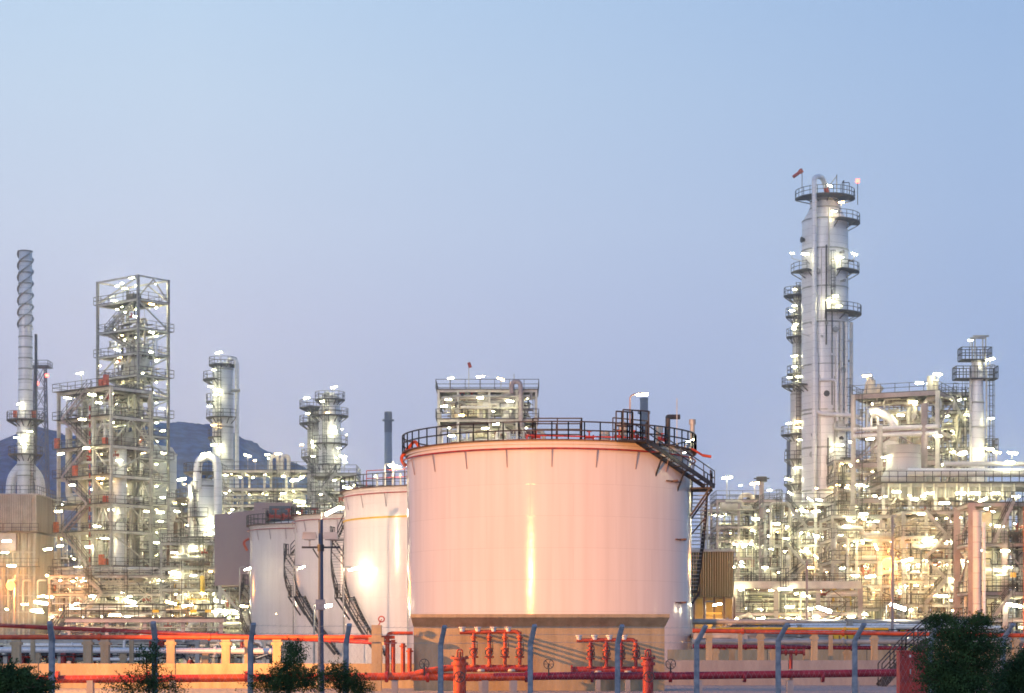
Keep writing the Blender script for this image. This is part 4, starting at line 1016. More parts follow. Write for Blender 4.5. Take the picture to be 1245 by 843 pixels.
for k in range(9):
    xx = random.uniform(-1.6, 3.0); yy = -math.sqrt(3.4**2-xx*xx)-.15; za = zpx(random.uniform(330,600),Y); MB().tube([(xx,yy,za),(xx,yy,za+random.uniform(6,18))],random.choice((.05,.07,.1)),6).build('conduit', M[random.choice(('steel','pale','dark'))], MC)
# windsock
ws = thing('windsock', 'orange windsock on a pole at the very top of the tallest column', 'windsock', (W(974,0,Y).x, Y-1, zq))
MB().tube([(0,0,.2),(0,0,zpx(207,Y)-zq)],.06,6).build('pole', M['steel'], ws)
z = zpx(209,Y)-zq
b = MB().tube([(0,0,z),(-.35,0,z-.3)],.34,10); b.tube([(-.35,0,z-.3),(-1.3,0,z-1.0)],.24,10); b.build('sock', M['orange'], ws)
# slim side column to its left
column('slim_column', 'slim column stacked with small lit platforms, hugging the left of the tallest column', 969, 304, .75,
    [(1,None),(1,600),(1.3,560),(1.3,480),(.9,475),(.9,400),(.8,350)],
    [(361,-180,180,1.3),(386,-180,180,1.0),(411,-180,180,.9),(456,-150,100,.8),(470,-180,180,1.6),(530,-180,180,1.4),(560,-100,100,.9),(590,-150,120,1.2)],
    [(0,-1.3,600,345)], 'cladw',
    [(966,352,0,.6),(966,372,0,.7),(963,378,-5,.8),(965,400,0,.7),(968,394,0,.6),(966,433,-8,.9),(966,446,0,.8),(960,459,0,.7),(971,458,0,1),(959,515,-6,.8),(970,513,0,1),(970,520,0,.7),(969,569,-6,1.1),(959,583,5,1.3),(961,600,30,.9),(972,535,0,.7)])
# column B and twin columns
column('distillation_column', 'medium column with railed platforms behind the process rack, left of the pink grey building', 271, 330, 1.7,
    [(1,None),(1,560),(1,520),(1,480),(1,450),(.8,446)],
    [(445,-180,180,.9),(463,-120,-20,1.5),(490,-100,-40,1.0),(509,-120,60,1.0),(533,-110,0,.7)],
    [(-.3,-2.0,560,448)],
    lampl=[(266,429,-10,1.1),(260,450,0,.7),(256,470,0,.9),(264,474,0,1.2),(255,494,0,.8),(260,517,0,.9),(260,541,-10,1.0),(269,545,80,1.4),(262,480,0,.8)],
    pipes=[([(288,600,-1),(288,440,-1),(284,436,-1),(278,437,-1),(276,446,-1)],.35,'clad'),([(281,475,-1.8),(292,475,-1.8)],.25,'steel')])
column('distillation_column', 'left and shorter of the twin columns beside the hill', 383, 332, 1.25,
    [(1,None),(1,583),(1,540),(1,505),(.9,500)],
    [(497,-180,180,1.4),(516,-150,150,1.3),(557,-160,100,1.0)],
    [(-.5,-1.6,590,500)], 'cladw',
    [(373,484,-4,1.0),(374,503,0,.7),(380,540,80,1.3),(367,541,0,.6),(381,555,0,.7)])
column('distillation_column', 'right and taller of the twin columns beside the hill', 401, 326, 1.75,
    [(1,None),(1,583),(1,540),(1,500),(.75,490),(.72,483)],
    [(487,-180,180,1.1),(507,-180,180,1.2),(541,-80,120,1.1),(566,-60,60,.4)],
    [(-.6,-2.1,590,490)], 'clad',
    [(406,471,-14,1.1),(392,488,0,.7),(408,523,80,1.3),(416,522,-20,.4),(421,529,-20,.4),(412,545,0,.6),(417,555,8,1.2),(419,562,0,.7),(398,502,0,.6)],
    pipes=[([(393,540,-2),(393,480,-2),(399,476,-1),(401,484,-1)],.22,'cladw')], skirt=(586,578))
# vessel A with hoop pipe
t = column('process_vessel', 'pale domed vessel with a big hooped pipe beside the tall tower', 247, 275, 1.9,
    [(1,None),(1,690),(1,640),(1,592)],
    [(576,-180,180,.7),(608,-120,-30,1.8),(631,-130,20,1.3),(655,-120,40,1.2),(700,-100,60,1.6)],
    [(-.7,-2.2,655,592)], 'clad',
    [(250,552,-10,1.4),(221,583,-10,1.3),(258,635,85,1.6),(255,649,-5,1.2),(215,622,10,.8),(232,600,80,1.2),(228,668,0,1)],
    pipes=[([(240,595,-2),(240,562,-2),(249,555,-2),(257,555,-2),(265,562,-2),(265,625,-2)],.55,'clad'),([(232,690,-2.2),(232,590,-2.2)],.4,'cladw')])
t.update_tag()

# ---- generic process units full of pipes
def unit(name, label, px0, px1, ytop, Y, depth, levels, n, seed, lampn, mt='steel', cw=.3, bays=None, nv=16, nd=4, ybot=None, grp=None, mats=PIPEM, cat='process unit', decks=None, big=.32, lamp_s=1., ls=()):
    a, c = W(px0,0,Y).x, W(px1,0,Y).x; t = thing(name, label, cat, (a, Y, 0)); L = c-a
    zs = sorted(zpx(y, Y) for y in levels); nb = bays or max(1, round(L/6))
    steel(t, [L*i/nb for i in range(nb+1)], [0, depth], zs, cw, .32, decks=range(len(zs)) if decks is None else decks, braces=.45, seed=seed, mt=mt, out=.15)
    clutter(t, .3, L-.3, -.5, depth-.5, 1., zpx(ytop, Y), n, seed+100, nv, nd, big, mats)
    rg = random.Random(seed+7)
    for i in range(3):
        if len(zs) > 2:
            j = rg.randrange(len(zs)-1); x = rg.uniform(.5, L-.5); MB().ladder((x, -.4), zs[j], zs[min(j+2, len(zs)-1)]+.8, face=(0,-1)).build('ladder', M['dark'], t)
    if L > 6 and len(zs) > 2 and seed % 3 == 0:
        for j in range(len(zs)-1):
            x = L*.3; w_ = min(2.6, L*.3)
            if zs[j+1]-zs[j] < 4.5: stair(t, (x + (w_ if j % 2 else 0), -.75, zs[j]+.1), (x + (0 if j % 2 else w_), -.75, zs[j+1]+.1), .8)
    for i in range(int(lampn*1.7)):
        z = rg.choice(zs); lamp(t, (rg.uniform(.5, L-.5), rg.uniform(-1.4, depth*.8), z-.6 if rg.random() < .8 else z+2.2), rg.uniform(-12,12), rg.uniform(-.4,.4), lamp_s*rg.uniform(.75,1.15), world=False)  # extra lamps scattered at random to light the unit's front and inside
    for q in ls:
        wp = W(q[0], q[1], Y+(q[4] if len(q)>4 else -.9)); up = wp.z - zs[-1]; side = max(0, -to_local(t, wp).x, to_local(t, wp).x - L)
        lamp(t, wp, q[2], rg.uniform(-.3,.3), q[3], post=up if up > .5 else 0)
        if side > .2:
            c = to_local(t, wp); xe = 0 if c.x < 0 else L; MB().bar(c + Vector((0,.2,.15)), (xe, .2, c.z+.15), .07).build('lamp_arm', M['steel'], t)
    return t
unit('process_unit', 'tangle of pipes and decks at the right foot of the tall tower', 196, 262, 650, 268, 9, [660,690,716,742], 80, 41, 12, lamp_s=.9,
     ls=[(208,733,14,1.5),(228,735,-8,1.2),(270,741,5,1.4),(195,623,0,1),(212,672,0,.9),(235,700,0,.9)], mats=['cream','clad','pale','cladw','steel','cream','yellow','cladw'])
unit('process_unit', 'low pipe unit under the tall tower and stair structure', 60, 200, 690, 276, 8, [700,722,745], 90, 42, 16, lamp_s=.9, ls=[(112,725,0,1),(158,732,20,1.6),(90,735,-10,1.3)])
unit('process_rack', 'open steel rack with hooped pipes in front of the wooded hill', 268, 375, 598, 296, 8, [572,594,614,640,670], 70, 43, 14, mt='pale', bays=4, lamp_s=.9,
     ls=[(301,554,14,1.0,3),(325,553,0,.7),(338,552,-5,.9),(358,584,-5,1.3),(364,610,8,1.7),(364,624,12,1.1),(271,627,5,1.3),(344,600,0,.7),(310,560,0,.5)])
t = thing('hooped_pipes', 'pair of white inverted U pipes on top of the steel rack by the hill', 'pipes', (W(338,0,298).x, 298, zpx(574,298)))
for px, w in ((329,9),(343,8)):
    x = (px-338)*298/F; ww = w*298/F; b = MB().tube([(x,0,-.5),(x,0,2.3),(x+ww,0,2.3),(x+ww,0,-.5)],.3,12,bend=.55); b.build('pipe', M['cladw'], t)
unit('process_unit', 'lit pipe unit seen between the tall tower and the medium column', 205, 262, 600, 300, 7, [606,632,655], 50, 44, 8, lamp_s=.9)
unit('process_unit', 'grey blue rack of coolers behind the twin columns and the small tanks', 375, 432, 580, 285, 8, [576,598,618,650], 50, 45, 8, lamp_s=.9, ls=[(422,593,5,1.4),(416,617,10,1.2),(433,590,5,.9)])
unit('process_unit', 'dim pipe rack at ground level under the pink grey building', 262, 300, 715, 262, 6, [720,745], 40, 46, 5, lamp_s=.8, ls=[(266,731,12,1.4),(262,744,12,1.3),(285,743,8,.9)])
# pink grey building on legs
Y = 255; a = W(261,0,Y).x; t = thing('clad_building', 'windowless pink grey clad building raised on orange lit legs', 'building', (a, Y, 0)); S = Y/F
zb_, zr, zl = zpx(712,Y), zpx(619,Y), zpx(626,Y)
L1 = (322-261)*S
b = MB(); b.add([(0,0,zb_),(L1,0,zb_),(L1,8,zb_),(0,8,zb_),(0,0,zl),(L1,0,zr),(L1,8,zr),(0,8,zl)],[(3,2,1,0),(4,5,6,7),(0,1,5,4),(1,2,6,5),(2,3,7,6),(3,0,4,7)]); b.build('cladding', M['pinkwall'], t)
b = MB()
for i in range(1, 9): b.box(i*L1/9-.015, i*L1/9+.015, -.012, -.001, zb_, zl)
b.build('cladding_seam', M['mauve'], t)
b = MB().box(.4,.8,.3,.7,0,zb_).box(L1-.9,L1-.5,.3,.7,0,zb_).bar((.6,.5,zb_-.3),(L1-.8,.5,zb_*.35),.3); b.build('legs', M['pale'], t)
b = MB().box((305-261)*S, (352-261)*S, 3, 9, zpx(640,Y), zpx(609,Y)); b.build('roof_block', M['pinkwall'], t)
d = MB().box((318-261)*S,(365-261)*S,1,6,zpx(636,Y),zpx(633,Y)).build('roof_deck', M['grate'], t); MB().rail([((318-261)*S,1,zpx(633,Y)),((365-261)*S,1,zpx(633,Y))],1.5,.07,1.2).build('railing', M['dark'], d)
b = MB().box((325-261)*S,(350-261)*S,2.0,2.9,zpx(632,Y),zpx(614,Y)); b.build('louvre_unit', M['hazedark'], t)
lamp(t, W(296,737,250), 10, 0, 1.2)

# long pipe bridge and platform at left ground level
t = thing('pipe_bridge', 'long low pipe bridge with black handrail crossing the left foreground plant', 'pipe bridge', (W(78,0,180).x, 180, 0)); S = 180/F
L_ = (272-78)*S; z = zpx(752,180)
MB().box(0,L_,0,1.6,z-.35,z).build('beam', M['mauve'], t)
d = MB().box(0,L_,-.2,1.8,z+.002,z+.1).build('deck', M['grate'], t); MB().rail([(0,-.15,z+.1),(L_,-.15,z+.1)],1.15,.06,1.6).rail([(0,1.7,z+.1),(L_,1.7,z+.1)],1.15,.06,1.6).build('railing', M['dark'], d)
for k in range(5): x = .3+k*(L_-.6)/4; MB().box(x-.15,x+.15,.4,.7,0,z-.35).build('leg', M['mauve'], t)
stair(t, (-2.4,.5,0.6), (0,.5,z), 1.0, 'dark')
for k in range(4): MB().tube([(0,.3+k*.35,z-.8-(k%3)*.4),(L_,.3+k*.35,z-.8-(k%3)*.4)],.06+.02*(k%3),8).build('pipe', M[('steel','rust','clad','dark')[k]], t)
for px in (186, 232, 250): MB().box((px-78)*S,(px-78)*S+.55,-.3,-.2,z+.5,z+.75).build('sign', M['yellow'], t)
lamps(t, 186, [(158,731,16),(208,733,14),(50,733,8),(44,742,-4),(228,736,-10),(272,743,8),(140,748,0)], 1.2)

unit('pipe_rack', 'low pipe rack with many silver pipes behind the left bund wall', -60, 240, 776, 150, 5, [778], 60, 47, 4, bays=9, decks=(), nv=18, nd=2, big=.25, lamp_s=.5, mats=['clad','clad','steel','pale','cream','red','clad','steel'])
unit('pipe_rack', 'low pipe rack with valves between the bridge and the leftmost tank', 225, 345, 778, 170, 5, [779], 45, 48, 3, bays=5, decks=(), nv=14, nd=2, big=.25, lamp_s=.5)

# ================================================================== CENTRE, behind the large tank
C = thing('steel_structure', 'lit steel structure with pipework showing above the rim of the large tank', 'steel structure', (W(533,0,245).x, 245, 0)); S = 245/F
L_ = (652-533)*S; zs = [zpx(y,245) for y in (640,580,510,474)]
steel(C, [0, L_*.2, L_*.52, L_*.8, L_], [0, 7], zs, .26, .3, decks=range(4), braces=.7, seed=9, mt='pale', out=.3)
clutter(C, .3, L_-.3, -.2, 6.5, zs[2]+.4, zs[3]-.4, 46, 61, 8, 3, .22)
clutter(C, .3, L_-.3, -.2, 6.5, zs[1], zs[2]-.4, 40, 62, 8, 3, .26)
b = MB().tube([((633-533)*S,-.5,zs[2]-1),((633-533)*S,-.5,zs[3]+.9),((622-533)*S,-.5,zs[3]+.9),((622-533)*S,-.5,zs[3]-.5)],.28,12); b.build('pipe', M['mauve'], C)
b = MB().tube([((618-533)*S,1,zs[2]),((618-533)*S,1,zs[3]-.3)],.8,16); b.build('vessel', M['cladw'], C)
b = MB().tube([((585-533)*S,1,zs[2]),((585-533)*S,1,zs[3]-.3)],.5,16); b.build('vessel', M['cream'], C)
for px, py in ((547,461),(584,459),(609,461),(625,455)):
    x = (px-533)*S; MB().bar((x,0,zs[3]),(x,0,zpx(py,245)),.09).build('mast', M['steel'], C)
lamps(C, 243, [(548,460,-4,2),(584,458,-4,2),(609,461,20,2),(584,484,0),(620,488,6),(540,494,-4),(575,496,0,3),(600,500,0,3),(545,486,0,3),(560,505,0,3),(603,516,-8,-2),(590,521,-6,-2),(549,530,0),(630,500,0,3)], .9)
for k in range(6): lamp(C, (L_*(k+.5)/6, 3, zs[3]-.7), 0, 0, .7, world=False)  # added rows of lamps that brighten the decks from inside
for k in range(5): lamp(C, (L_*(k+.5)/5, 3, zs[2]-.7), 0, 0, .7, world=False)
ws = thing('windsock', 'small drooping red windsock on a thin pole above the central structure', 'windsock', (W(570,0,246).x, 246, zs[3]))
MB().tube([(0,0,0),(0,0,zpx(441,246)-zs[3])],.045,6).build('pole', M['steel'], ws)
z = zpx(441,246)-zs[3]; MB().tube([(0,0,z),(.18,0,z-.6)],.2,8).build('sock', M['red'], ws)
unit('process_unit', 'unit of pipes on the roofline between the twin columns and the large tank', 425, 500, 590, 262, 6, [597,620], 30, 63, 4, lamp_s=.7)
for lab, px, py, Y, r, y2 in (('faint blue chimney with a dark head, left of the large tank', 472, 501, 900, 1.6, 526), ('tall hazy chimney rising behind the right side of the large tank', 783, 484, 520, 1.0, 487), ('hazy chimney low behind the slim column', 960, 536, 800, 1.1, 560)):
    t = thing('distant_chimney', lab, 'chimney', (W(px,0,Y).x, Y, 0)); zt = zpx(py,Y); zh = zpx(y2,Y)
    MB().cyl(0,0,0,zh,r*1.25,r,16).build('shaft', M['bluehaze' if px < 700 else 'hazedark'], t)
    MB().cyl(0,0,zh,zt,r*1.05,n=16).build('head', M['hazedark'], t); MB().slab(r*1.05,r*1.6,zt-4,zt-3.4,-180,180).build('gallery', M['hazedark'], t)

# ================================================================== RIGHT PLANT
unit('process_unit', 'railed steel unit nearest the right side of the large tank', 872, 950, 600, 272, 8, [608,640,657,678,710,735], 60, 71, 10, mt='mauve', bays=3, lamp_s=.9,
     ls=[(884,581,-6,1.4),(918,588,-8,1.4),(920,631,-2,1.3),(919,716,0,1.4),(912,740,0,1.3),(905,662,0,.9),(888,700,0,.8)])
t = thing('mast_pole', 'grey tapering lamp mast rising from the unit beside the large tank', 'mast', (W(926,0,266).x, 266, 0))
MB().cyl(0,0,0,zpx(586,266),.45,.3,12).build('pole', M['mauve'], t); MB().cyl(0,0,zpx(586,266),zpx(580,266),.7,n=12).bar((-1,0,zpx(582,266)),(1,0,zpx(582,266)),.15).build('head', M['dark'], t)
unit('process_unit', 'dense pipe unit at the foot of the tallest column', 930, 1012, 610, 262, 10, [612,642,662,690,709], 95, 72, 20, bays=4, lamp_s=1., nv=22, nd=5,
     ls=[(978,622,0,1.0),(992,622,-3,1.2),(944,637,0,1),(995,652,8,1.3),(992,677,40,.8),(930,690,0,.8),(956,655,0,.8),(996,608,10,.9),(985,690,0,1)])
unit('process_unit', 'lit bay below the thick pale beam, right of the large tank', 892, 1046, 714, 225, 8, [711,745,765], 90, 73, 16, mt='mauve', bays=3, cw=.45, lamp_s=1., nv=20, nd=5, mats=['cream','cream','cladw','pale','clad','cream','pale','yellow'],
     ls=[(992,750,0,.9),(1035,750,0,.9),(956,716,0,1.4),(925,752,-10,1.0),(960,738,0,1),(980,725,0,.9)])
MB().box(0,(1046-892)*225/F,-.6,-.3,zpx(716,225),zpx(707,225)).build('girder', M['pale'], [o for o in bpy.data.objects if o.get('label','').startswith('lit bay below')][0])
unit('process_unit', 'unit of stacked silver pipes below the cooler deck, left half', 1012, 1100, 640, 240, 9, [627,655,682,712,740], 95, 74, 22, bays=3, lamp_s=.9, nv=20, nd=5,
     ls=[(1058,701,-6,1.3),(1045,590,0,.9),(1030,640,0,.9),(1050,625,0,1),(1065,665,60,.9),(1040,700,0,1)])
unit('process_unit', 'unit of stacked silver pipes below the cooler deck, right half', 1098, 1182, 632, 236, 9, [622,652,680,706,735], 95, 75, 20, bays=3, lamp_s=.9, nv=20, nd=5,
     ls=[(1103,681,-14,1.4),(1140,724,-2,1.2),(1175,682,12,.9),(1146,725,0,1.2),(1120,625,0,.9),(1128,660,0,1),(1160,705,0,1)])
unit('process_unit', 'taller pipe unit behind the tallest column with ladders', 1015, 1075, 560, 290, 8, [560,585,610,640,670,700,730], 80, 76, 18, bays=2, lamp_s=1.,
     ls=[(1036,538,14,1.1),(1055,532,-4,1.3),(1076,558,-10,1.6),(1040,560,0,.8)])
unit('process_unit', 'background unit far behind the right plant', 860, 1260, 630, 320, 10, [620,650,690,730], 95, 77, 26, bays=8, lamp_s=1.1, nv=10, nd=8, big=.6)
unit('process_unit', 'background unit behind the left plant', 60, 262, 640, 330, 10, [610,650,690,730], 90, 78, 20, bays=5, lamp_s=1., nv=10, nd=8, big=.5)

# upper structure with heat exchanger, right
U = corner('steel_structure', 'high steel frame with a curved duct, right of the tallest column', 'steel structure', 1140, 262, 25); S = 262/F
zs = [zpx(y,262) for y in (640,604,560,522,475)]
steel(U, [-11.0, 0], [0, 9.5], zs, .5, .55, decks=(0,1,2,4), braces=.35, seed=12, mt='pale', bmt='mauve', out=.1)
clutter(U, -10.5, -.5, 1, 9, zs[2], zs[4]-.5, 50, 81, 12, 3, .35)
clutter(U, -10.5, -.5, 1, 9, zs[0], zs[2], 46, 82, 8, 3, .35)
b = MB().tube([(-9,1,zs[4]-2.2),(-8.2,1,zs[4]-2.0),(-6.2,1,zs[4]-3.2),(-5.6,1,zs[4]-5),(-6.2,1,zs[4]-7)],.55,14,bend=1); b.build('duct', M['clad'], U)
b = MB().tube([(-1.6,-.4,zs[2]-1),(-1.6,-.4,zs[4]-1.6)],.42,14); b.build('duct', M['mauve'], U)
b = MB().tube([(-7.3,-.7,zs[2]-2),(-7.3,-.7,zs[3]+.8)],.35,14); b.build('duct', M['pale'], U)
for z in (zs[3]+.35, zs[3]-.5): MB().tube([(-10.8,-.5,z),(.2,-.5,z)],.28,12).build('pipe', M['clad'], U)
drum(U, (-6.9, 1.2, zs[2]+1.9), 1.15, 2.2, 'clad')
b = MB().tube([(-8.9,1,zs[4]+.1),(-8.9,1,zs[4]+1.9)],.55,12).tube([(-8.9,1,zs[4]+1.9),(-9.3,1,zs[4]+2.6)],.4,10).tube([(-8.4,1,zs[4]+.1),(-7.6,1,zs[4]+1.1)],.5,10).tube([(-9.8,1,zs[4]+.1),(-9.4,1,zs[4]+1.8)],.2,8); b.build('relief_valve', M['cream'], U)
b = MB().tube([(-.9,.3,zs[4]+.1),(-.9,.3,zs[4]+1.9)],.55,12).tube([(-.3,.3,zs[4]+.1),(-.3,.3,zs[4]+1.4)],.3,10); b.build('relief_valve', M['cream'], U)
for y0_, y1_ in ((640,476),): MB().ladder((-9.9,-.45), zpx(640,262), zpx(470,262), face=(0,-1)).build('ladder', M['dark'], U)
lamps(U, 260, [(1054,457,-6,2,1.6),(1140,455,6,1,1.5),(1118,466,0,3),(1140,530,2,0),(1115,520,0,5),(1076,556,-8,-2),(1058,534,-8,0),(1171,550,-6,0,1),(1095,505,0,5),(1065,500,0,5),(1110,489,0,5),(1125,545,0,4),(1100,560,0,3)], 1.1)
for k in range(4): lamp(U, (-9.5+k*2.8, 4, zs[4]-.8), 0, 0, .7, world=False); lamp(U, (-9.5+k*2.8, 4, zs[2]-.8), 0, 0, .7, world=False)  # lamps added inside the frame to brighten it
V = unit('process_unit', 'narrow stair and pipe frame between the high frame and the slim ladder column', 1146, 1186, 485, 268, 6, [478,500,520,545,565,590], 50, 83, 9, bays=1, mt='pale', lamp_s=.8, big=.2)
stair(V, (.6,-.5,zpx(590,268)),(2.2,-.5,zpx(520,268)),.8); stair(V, (2.9,-.5,zpx(520,268)),(1.4,-.5,zpx(490,268)),.8)

# slim column with side ladder
Q = column('slim_column', 'slim silver column with ladder cages and two railed tops, far right', 1188, 262, .78,
    [(1,None),(1.25,595),(1.25,520),(1.1,490),(.85,440)],
    [], [(1.7,-.4,590,448)], 'clad', [(1204,437,-8,1.1),(1180,414,0,.6),(1205,509,-4,.8),(1203,546,5,1.3),(1170,552,-6,1.3)])
for y, xa, xb in ((438,-2.2,1.6),(461,-2.9,2.4),(549,.9,2.4)):
    z = zpx(y,262); d = MB().box(xa,xb,-1.2,1.2,z-.12,z).build('platform', M['dark'], Q)
    MB().rail([(xa,-1.15,z),(xb,-1.15,z),(xb,1.15,z),(xa,1.15,z),(xa,-1.15,z)],1.5,.09,.9).build('railing', M['dark'], d)
b = MB(); z0, z1 = zpx(462,262), zpx(410,262)
for x in (-.45,.9): b.bar((x,-.8,z0),(x,-.8,z1),.14).bar((x,.8,z0),(x,.8,z1),.14)
b.bar((-.7,-.8,z1),(1.3,-.8,z1),.2).bar((-.7,.8,z1),(1.3,.8,z1),.2).bar((-.45,-.8,z1-2.4),(.9,-.8,z1-2.4),.1)
b.build('hoist_frame', M['steel'], Q)
MB().tube([(-.95,-.5,zpx(590,262)),(-.95,-.5,zpx(448,262))],.16,8).tube([(1.05,-.6,zpx(590,262)),(1.05,-.6,zpx(450,262))],.12,8).build('pipe', M['cladw'], Q)

# air cooler deck with fan hoods
D = thing('air_cooler', 'long raised air cooler deck with dark railing across the right', 'air cooler', (W(1070,0,255).x, 255, 0)); S = 255/F; L_ = 200*S
z = zpx(586,255)
d = MB().box(0,L_,-.4,9,z-.15,z).build('deck', M['dark'], D); MB().rail([(0,-.35,z),(L_,-.35,z)],1.3,.085,1.1).rail([(0,-.35,z),(0,9,z)],1.3,.085,1.1).build('railing', M['dark'], d)
MB().box(.4,L_,.2,8.5,z-.6,z-.16).build('girder', M['steel'], D)
MB().box(1.5,L_-4,.6,8,z-1.9,z-.62).build('cooler_bundle', M['corr'], D)
MB().tube([(3.5,.6,z+1.2),(L_,.6,z+1.2)],.55,14).build('header_duct', M['clad'], D)
MB().tube([(8,.9,z+2.3),(L_,.9,z+2.3)],.3,12).build('pipe', M['cladw'], D)
for k in range(7):
    x = .5 + k*(L_-1)/6; MB().box(x-.18,x+.18,.3,.66,0,z-.6).bar((x,.45,z-4.2),(x+1.6,.45,z-1.95),.16).build('leg', M['pale'], D)
for k in range(14): x = 1+k*(L_-2)/13; MB().tube([(x,-.1,z-.2),(x,-.1,z-2.2),(x+.5,-.1,z-2.2)],.1,8).build('drop_pipe', M['cream'], D)
for px, Yh, r, lab in ((1104,256,2.15,'larger fan hood with a flared skirt on the air cooler deck'),(1122,262,2.0,'smaller fan hood behind the first on the air cooler deck')):
    h = thing('fan_hood', lab, 'fan hood', (W(px,0,Yh).x, Yh+3, zpx(586,255))); s_ = Yh/F
    za, zb_, zc_ = (586-577)*s_, (586-567)*s_, (586-539)*s_
    MB().lathe([(r*1.25,0),(r*1.35,za*.3),(r*1.3,za),(r*1.02,zb_),(r*.98,zc_),(r*1.04,zc_+.08),(r*.95,zc_+.08),(r*.95,zc_-.5)], n=36).build('hood', M['steel' if r < 2.1 else 'cladw'], h)
    b = MB(); b.slab(r*.99,r*1.03,zc_*.78,zc_*.8,-180,180)
    for a in range(0,360,30): b.bar((r*1.3*math.sin(R(a)),-r*1.3*math.cos(R(a)),za),(r*1.03*math.sin(R(a)),-r*1.03*math.cos(R(a)),zb_),.06)
    b.build('stiffener', M['steel'], h)
lamps(D, 250, [(1195,608,-28,-10),(1231,551,8,4,3),(1212,550,10,8,3),(1150,565,0,6),(1228,562,4,4),(1090,598,0,4),(1130,600,0,4),(1168,600,0,4),(1112,607,0,2),(1148,612,0,2),(1185,600,0,4),(1210,600,0,4),(1235,604,0,4),(1100,625,0,2)], 1.25)

# nearer pink columned structure at right edge
E = unit('steel_structure', 'nearer mauve columned frame with mesh guarded bays at the right edge', 1181, 1262, 640, 215, 7, [612,661,720,752], 34, 84, 6, mt='mauve', cw=.6, bays=2, nv=8, nd=1, lamp_s=.8, mats=['cream','pale','cladw','clad'],
     ls=[(1233,736,10,1.7),(1222,670,0,1),(1215,640,0,1),(1226,690,0,.9)])
S = 215/F
for y0_, y1_ in ((661,618),(720,668)):
    b = MB(); xa, xb = (1205-1181)*S, (1239-1181)*S; za, zb_ = zpx(y0_,215), zpx(y1_,215)
    for k in range(8): x = xa + (xb-xa)*k/7; b.bar((x,-.5,za),(x,-.5,zb_ if k in (0,4) else za+1.6),.06)
    for k in range(5): z = za + .35 + k*.32; b.bar((xa,-.5,z),(xb,-.5,z),.045)
    b.bar((xa,-.5,(za+zb_)/2+.6),(xb,-.5,(za+zb_)/2+.6),.07); b.build('mesh_guard', M['dark'], E)
b = MB().tube([(.3,-1.2,1),(.3,-1.2,zpx(622,215))],.42,14); b.build('pipe', M['cladw'], E)
b = MB().tube([(1.0,-1.3,1),(1.0,-1.3,zpx(636,215))],.2,10); b.build('pipe', M['clad'], E)
b = MB().box((1205-1181)*S,(1238-1181)*S,4.0,4.2,1,zpx(620,215)); b.build('lit_panel', M['cream'], E)
b = MB().tube([((1243-1181)*S,-1,1),((1243-1181)*S,-1,zpx(618,215)),((1249-1181)*S,-1,zpx(606,215))],.16,10); b.build('riser_pipe', M['orange'], E)
p = W(1233,702,214); t = E; b = MB().cyl(to_local(E,p).x,-.6,to_local(E,p).z,to_local(E,p).z+.5,.3); b.build('orange_lamp', M['board'], E)

# green grey shed and amber screens
t = thing('corrugated_shed', 'green grey corrugated shed just right of the large tank', 'shed', (W(842,0,205).x, 205, 0)); S = 205/F
za, zb_ = zpx(757,205), zpx(671,205)
MB().box(0,(892-842)*S,0,8,zpx(726,205),zb_).build('wall_sheeting', M['corrg'], t); MB().box(-.2,(894-842)*S,-.2,8.2,zb_+.001,zb_+.25).build('roof', M['steel'], t)
MB().box(.3,(890-842)*S,1.2,7.8,0,zpx(726,205)-.001).build('open_bay', M['cream'], t)
b = MB()
for k in range(5): x = .1+k*1.0; b.box(x,x+.14,-.02,.3,0,zpx(726,205)-.002)
b.build('post', M['rust'], t)
for k in range(4):
    x = .35+k*1.0; b = MB()
    for j in range(7): b.box(x+j*.1,x+j*.1+.05,.5,.6,1.2,zpx(728,205))
    b.build('slatted_screen', M['yellow'], t)
l = bpy.data.lights.new('shed_light','POINT'); l.energy = 260; l.color = (1,.55,.15); l.shadow_soft_size = .3
o = bpy.data.objects.new('shed_light', l); COL.objects.link(o); o.parent = t; o.location = (2,-1.5,4.5)
MB().tube([(1.3,-.9,5.3),(2.8,-.9,5.3)],.1,8).build('lamp_tube', M['board'], t)
unit('pipe_rack', 'low pipe rack with blue grey pipes and valves behind the right bund walls', 846, 1250, 762, 140, 5, [770], 85, 49, 6, bays=9, decks=(), nv=26, nd=3, big=.25, lamp_s=.5, mats=['clad','steel','clad','red','pale','clad','steel','yellow'])
t = thing('yellow_tank', 'small ribbed yellow tank behind the right bund walls', 'tank', (W(1027,0,128).x, 128, 0)); b = MB()
b.lathe([(.9,0),(.9,zpx(772,128)),(.7,zpx(769,128)),(.01,zpx(768,128))],n=24)
b.build('shell', M['yellow'], t); b = MB()
for a in range(0,360,30): b.box(.93*math.sin(R(a))-.03,.93*math.sin(R(a))+.03,-.93*math.cos(R(a))-.03,-.93*math.cos(R(a))+.03,0,zpx(773,128))
b.build('rib', M['rust'], t)
for lab, px, Y, y0_ in (('slim pale pole in front of the lit bay right of the large tank', 981, 150, 682),('thin pink grey pole rising among the pipes near the orange lamp', 1085, 140, 628)):
    t = thing('lamp_pole', lab, 'pole', (W(px,0,Y).x, Y, 0)); MB().cyl(0,0,0,zpx(y0_,Y),.11,.08,10).build('pole', M['mauve'], t); MB().box(-.3,.3,-.1,.1,zpx(y0_,Y),zpx(y0_,Y)+.1).build('bracket', M['steel'], t)

